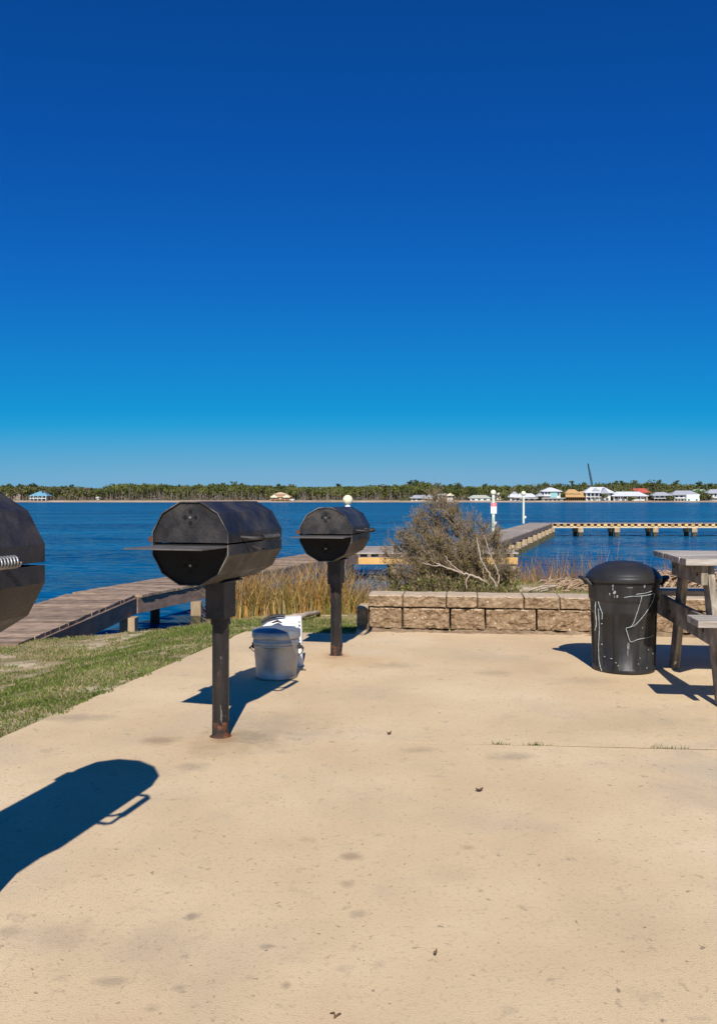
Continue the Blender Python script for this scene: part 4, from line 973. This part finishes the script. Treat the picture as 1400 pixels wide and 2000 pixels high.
class House:
    def __init__(s, label, px, D=FD, name='house'):
        s.D = D; s.x0 = fx(px, D); s.o = thing(name, label, 'house' if name == 'house' else name.replace('_', ' '), (s.x0, D, 0))
    def X(s, px): return fx(px, s.D)-s.x0
    def Z(s, py): return fzz(py, s.D)
    def wall(s, a, b, yt, yb, m, dep=9, y=0):
        mb = MB(); x0, x1, z1, z0 = s.X(a), s.X(b), s.Z(yt), s.Z(yb); mb.box(((x0+x1)/2, y+dep/2, (z0+z1)/2), (x1-x0, dep, z1-z0)); return mb.build('wall', m, s.o)
    def hip(s, a, b, yt, ye, m, dep=9, y=0, ov=0.7, ridge=0.35, thick=0.25):
        x0, x1, z1, z0 = s.X(a)-ov, s.X(b)+ov, s.Z(yt), s.Z(ye); y0, y1 = y-ov, y+dep+ov; cx = (x0+x1)/2; hw = (x1-x0)/2*ridge; ym = (y0+y1)/2
        mb = MB(); mb.add([(x0,y0,z0),(x1,y0,z0),(x1,y1,z0),(x0,y1,z0),(cx-hw,ym,z1),(cx+hw,ym,z1),(x0,y0,z0-thick),(x1,y0,z0-thick),(x1,y1,z0-thick),(x0,y1,z0-thick)],
                          [(0,1,5,4),(1,2,5),(2,3,4,5),(3,0,4),(6,9,8,7),(0,6,7,1),(1,7,8,2),(2,8,9,3),(3,9,6,0)]); return mb.build('roof', m, s.o)
    def gable(s, a, b, yt, ye, m, dep=9, y=0, ov=0.5):      # gable end faces the water
        x0, x1, z1, z0 = s.X(a)-ov, s.X(b)+ov, s.Z(yt), s.Z(ye); cx = (x0+x1)/2; y0, y1 = y-ov, y+dep
        mb = MB(); t = 0.3; mb.add([(x0,y0,z0),(x1,y0,z0),(cx,y0,z1),(x0,y1,z0),(x1,y1,z0),(cx,y1,z1),(x0,y0,z0-t),(x1,y0,z0-t),(x0,y1,z0-t),(x1,y1,z0-t)],
                                   [(0,1,2),(5,4,3),(0,2,5,3),(1,4,5,2),(0,6,7,1),(6,8,9,7),(0,3,8,6),(1,7,9,4),(3,4,9,8)]); return mb.build('roof', m, s.o)
    def windows(s, lst, yt, yb, y=0, m=None):
        for a, b in lst:
            mb = MB(); mb.box(((s.X(a)+s.X(b))/2, y-0.03, (s.Z(yt)+s.Z(yb))/2), (s.X(b)-s.X(a), 0.1, s.Z(yt)-s.Z(yb))); mb.build('window', m or glass, s.o)
    def deck(s, a, b, py, m, dep=2.2, y=-2.2, th=0.35, name='balcony'):
        mb = MB(); mb.box(((s.X(a)+s.X(b))/2, y+dep/2, s.Z(py)), (s.X(b)-s.X(a), dep, th)); mb.build(name, m, s.o)
    def posts(s, lst, yt, yb, m, y=-2.0, wd=0.35):
        for a in lst:
            mb = MB(); mb.box((s.X(a), y, (s.Z(yt)+s.Z(yb))/2), (wd, wd, s.Z(yt)-s.Z(yb))); mb.build('post', m, s.o)
BY = 979.6
h = House('white round veranda house with pale blue roof at left far shore', 76)
h.wall(62, 90, 968, BY, white, 9); h.hip(60, 92, 959.5, 968, blueroof, 11, -1, ridge=0.15); h.deck(59.5, 92.5, 973.5, white); h.deck(59.5, 92.5, 978.5, white)
h.windows([(64,69),(71,76),(78,83),(85,89)], 969.3, 972.6); h.windows([(64,70),(73,78),(82,88)], 974.8, 978); h.posts([61,68,76,84,91.5], 968, BY, white)
h = House('brown roofed house half hidden in trees behind the left grill', 26, 668); h.wall(12, 40, 962, 978, hm('taupe', (0.30,0.24,0.19)), 9); h.hip(10, 42, 954.5, 962, brownroof, 9)
h = House('tiny white hut alone in the trees on the far shore', 191, 660); h.wall(188.5, 194, 972.3, 976, white, 3); h.gable(188, 194.5, 970, 972.3, whiteroof, 3)
h = House('tan house with stepped gables among bare trunks', 547)
h.wall(530, 566, 970, BY-0.3, tan, 10); h.hip(529, 567, 964, 970, tan, 10, ridge=0.5); h.wall(537, 558, 964.5, 970, cream, 5, 1.5); h.gable(536, 559, 960.8, 965, tanroof, 6, 1); h.gable(530, 541, 966, 971, cream, 5, -1.2)
h.gable(554, 565, 966, 971, cream, 5, -1.2); h.deck(528, 567, 975, tan); h.windows([(533,537),(541,545),(549,553),(558,562)], 971, 974.4, -0.0); h.posts([529,538,548,557,566], 975, BY, tan)
h = House('small white boathouse beside the tan stepped house', 570.5, 650); h.wall(567.5, 573.5, 975.5, 978.5, white, 3); h.gable(567, 574, 974, 975.5, whiteroof, 3)
h = House('low house with wide grey roof and dark porch on the far shore', 825)
h.wall(803, 846, 972.5, BY, hm('beige', (0.46,0.42,0.38)), 9); h.hip(801, 838, 967, 972.5, greyroof, 10, -1, ridge=0.5); h.gable(826, 851, 965.5, 973.5, greyroof, 9, -2); h.windows([(806,811),(815,823),(830,838)], 974, 977.5); h.deck(801, 850, 978, cream)
h = House('white two storey house partly screened by trees', 868, 664); h.wall(854, 884, 966.5, 978, white, 8); h.hip(852, 874, 963, 966.5, whiteroof, 9, -1, ridge=0.6); h.gable(872, 885, 963, 967.5, cream, 6, -1.5); h.windows([(857,862),(865,870),(876,880)], 968, 971.2)
h = House('low white house with flat grey green roof left of the sign post', 938)
h.wall(918, 957, 972.5, BY, white, 9); h.hip(917, 958, 966.8, 972.5, hm('greygreen_roof', (0.40,0.42,0.36)), 10, ridge=0.55); h.windows([(921,927),(933,938),(944,950)], 974, 977); h.deck(897, 960, 979.2, white, 2, -3)
h = House('cream gabled house behind the sign post globe', 974, 668); h.wall(966, 983, 966.5, 976, cream, 7); h.gable(965, 984, 961.5, 966.5, hm('pale_roof', (0.56,0.52,0.44)), 7)
h = House('rambling white roofed house behind the pier corner lamp', 1022)
h.wall(996, 1047, 970.5, BY, white, 9); h.hip(993, 1018, 962, 970.5, whiteroof, 9, -1, ridge=0.2); h.gable(1004, 1028, 963.5, 971, whiteroof, 7, -2); h.hip(1020, 1048, 963.5, 970.5, whiteroof, 9, -0.5, ridge=0.4); h.deck(1014, 1050, 973.2, white)
h.windows([(999,1004),(1008,1013),(1025,1030),(1036,1041)], 974, 977.5); h.gable(1001, 1010, 959.8, 964, greyroof, 4, 2)
h = House('tall teal and white house with white hipped roof on arches', 1078)
h.wall(1062, 1094, 959, 972.5, white, 9); h.wall(1076, 1087, 960.5, 971.5, teal, 2, -0.6); h.hip(1058, 1096, 952, 959.5, whiteroof, 10, -1, ridge=0.15); h.wall(1058, 1100, 972.5, BY, white, 8, -0.2)
h.windows([(1064,1068),(1070,1074)], 961.5, 965.5); h.windows([(1088.5,1092)], 962, 968); h.windows([(1064,1068.5),(1072,1076.5),(1081,1085.5),(1089,1093)], 975, 979.3, -0.2); h.deck(1050, 1075, 968.5, white); h.deck(1057, 1103, 972.8, white)
h.gable(1046, 1062, 962.5, 968.5, greyroof, 5, -1)
h = House('orange timber house under construction on open stilts', 1122)
h.wall(1104, 1141, 963.5, 970.5, orange, 9); h.hip(1106, 1132, 955.5, 963.5, orange, 9, ridge=0.4); h.wall(1132, 1142, 959.5, 964, tan, 6, 1); h.posts([1105+4.1*i for i in range(10)], 970.5, BY, orange, 0.3, 0.4); h.deck(1103, 1143, 970.6, orange, 3, -2.8)
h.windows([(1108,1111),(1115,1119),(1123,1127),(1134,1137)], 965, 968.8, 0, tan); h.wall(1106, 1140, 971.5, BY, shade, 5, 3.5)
h = House('large white house with grey metal roof right of the timber frame', 1170)
h.wall(1144, 1192, 962, BY, white, 10); h.hip(1141, 1197, 951, 962, whiteroof, 12, -2.0, ridge=0.45); h.gable(1157, 1169, 953.5, 958, greyroof, 4, -1.0); h.gable(1171, 1186, 952.5, 963, greyroof, 7, -2.8); h.deck(1142, 1178, 970.5, white)
h.windows([(1148,1152),(1155,1159),(1162,1167),(1170,1175)], 963.2, 969.5); h.windows([(1148,1153),(1158,1164),(1183,1188)], 972.5, 977.5); h.posts([1143,1152,1160,1168,1177], 962, BY, white)
h = House('broad low white house with long white hipped roof', 1229)
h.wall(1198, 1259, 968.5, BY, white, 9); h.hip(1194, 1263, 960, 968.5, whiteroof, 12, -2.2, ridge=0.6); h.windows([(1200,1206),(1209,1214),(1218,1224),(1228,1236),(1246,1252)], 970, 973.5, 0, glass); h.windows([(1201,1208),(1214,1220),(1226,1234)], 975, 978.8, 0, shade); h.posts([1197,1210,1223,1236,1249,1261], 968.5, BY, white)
h = House('cream house under a bright red hipped roof', 1252, 668); h.wall(1237, 1267, 962, 979, cream, 8); h.hip(1233, 1269, 953.5, 962, redroof, 9, -0.5, ridge=0.55); h.windows([(1254,1258),(1261,1265)], 963.5, 968)
h = House('small grey roofed house on stilts right of the red roof', 1293)
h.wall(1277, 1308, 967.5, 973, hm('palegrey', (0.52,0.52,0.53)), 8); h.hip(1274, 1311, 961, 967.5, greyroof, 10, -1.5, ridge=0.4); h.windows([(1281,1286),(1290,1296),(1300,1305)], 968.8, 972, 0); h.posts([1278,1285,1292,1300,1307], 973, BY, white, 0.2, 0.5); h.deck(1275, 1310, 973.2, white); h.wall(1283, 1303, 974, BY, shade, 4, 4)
h = House('mint green box fronted house with broad grey roof', 1340)
h.wall(1316, 1340, 966.5, BY, hm('offwhite', (0.62,0.62,0.62)), 9); h.hip(1312, 1364, 958, 966, greyroof, 12, -1.5, ridge=0.5); h.wall(1337.5, 1362.5, 966.2, BY+0.2, mint, 5, -3.2); h.windows([(1339.5,1344),(1355,1359)], 974, 978.5, -3.2, hm('greenglass', (0.10,0.22,0.18))); h.deck(1314, 1338, 973, white, 2.6, -2.6); h.posts([1315,1321,1327,1333], 973, BY, white, -2.3)
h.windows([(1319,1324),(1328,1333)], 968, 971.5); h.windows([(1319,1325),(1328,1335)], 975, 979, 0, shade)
h = House('cream house with green roof set back in the trees', 1367, 672); h.wall(1357, 1381, 960.5, 974, cream, 8); h.hip(1354, 1384, 955.5, 960.5, greenroof, 9, ridge=0.6)
h = House('grey roofed pale house cut by the right border', 1396, 656); h.wall(1385, 1412, 963, BY, white, 9); h.hip(1382, 1414, 955.5, 963, greyroof, 10, -1, ridge=0.4); h.windows([(1387,1391),(1395,1399)], 965, 970); h.deck(1383, 1413, 972, white)
def bushy(px, D, w_, yt, label, group, mis=(0,1,2)):
    x = fx(px, D); zg = fz(D); hh = fzz(yt, D)-zg; t = thing('shore_tree', label, 'tree', (x, D, zg), 0, group)
    mb = MB(); mb.tube([(0,0,-0.3),(0.2,0,hh*0.5),(0.1,0,hh*0.8)], [0.22,0.16,0.08], 5, cap=False); mb.build('trunk', M['far_trunk'], t)
    mb = MB(); crown(mb, 0, 0, 0.3, hh, w_/2, 130, 0.6, mis); mb.build('crown', [M['far_green'], M['far_olive'], M['far_dark']], t)
for px, wv, yt in ((1368,5.5,966),(1377,5,965),(1388,6,964.5)): bushy(px, 650, wv, yt, 'round green tree between the mint house and the right border', 'trees beside the mint house')
bushy(1311, 648.5, 5, 968, 'round tree between the grey stilt house and the mint house', None)
bushy(1230, 647, 5, 970.5, 'low tree in front of the broad white house', None)
bushy(1179, 647, 3.2, 962, 'slim tree before the grey metal roofed house', None)
bushy(1098, 655, 6, 966, 'bushy tree between the teal house and the timber frame', None, (2,2,0))
bushy(985, 650, 7, 964, 'dark bushy tree right of the sign post', None, (2,2,0))
bushy(792, 652, 9, 962, 'dull brown tree left of the wide grey roof', None, (1,1,0))
# crane boom above the wood
cr = thing('crane', 'dark crane boom leaning up above the far wood', 'crane', (fx(1159.5, 720), 720, fz(720)))
o_ = Vector(cr.location); b0 = Vector((0.3, 0, 2.5)); b1 = dp(1148, 905, 720)-o_; d = (b1-b0); mb = MB(); n = 16
def bw_(t): return 0.55+0.65*math.sin(math.pi*min(1, 0.15+t*0.85))
for sx, sy in ((-1,-1),(1,-1),(1,1),(-1,1)):
    mb.tube([b0+d*(i/n)+Vector((sx*bw_(i/n)*0.5, sy*bw_(i/n)*0.5, 0)) for i in range(n+1)], 0.16, 5)
for i in range(n):
    t0, t1 = i/n, (i+1)/n
    for sy in (-1, 1):
        a = b0+d*t0+Vector(((-1)**i*bw_(t0)*0.5, sy*bw_(t0)*0.5, 0)); b = b0+d*t1+Vector(((-1)**(i+1)*bw_(t1)*0.5, sy*bw_(t1)*0.5, 0)); mb.tube([a, b], 0.13, 4)
boomm = mat('crane_paint', [(0.3,(0.03,0.03,0.04)),(0.7,(0.05,0.05,0.06))], 2, 4, 0.6)
mb.build('boom', boomm, cr)
mb = MB(); mb.box((0.8, 0, 2.2), (5, 3, 2.2)); mb.box((-1.4, -0.6, 2.4), (1.4, 1.4, 2.4)); mb.build('cab', tan, cr, bevel=0.1)
mb = MB(); mb.box((0.3, -1.6, 0.5), (5.5, 0.9, 1.1)); mb.box((0.3, 1.6, 0.5), (5.5, 0.9, 1.1)); mb.build('tracks', shade, cr, bevel=0.3)
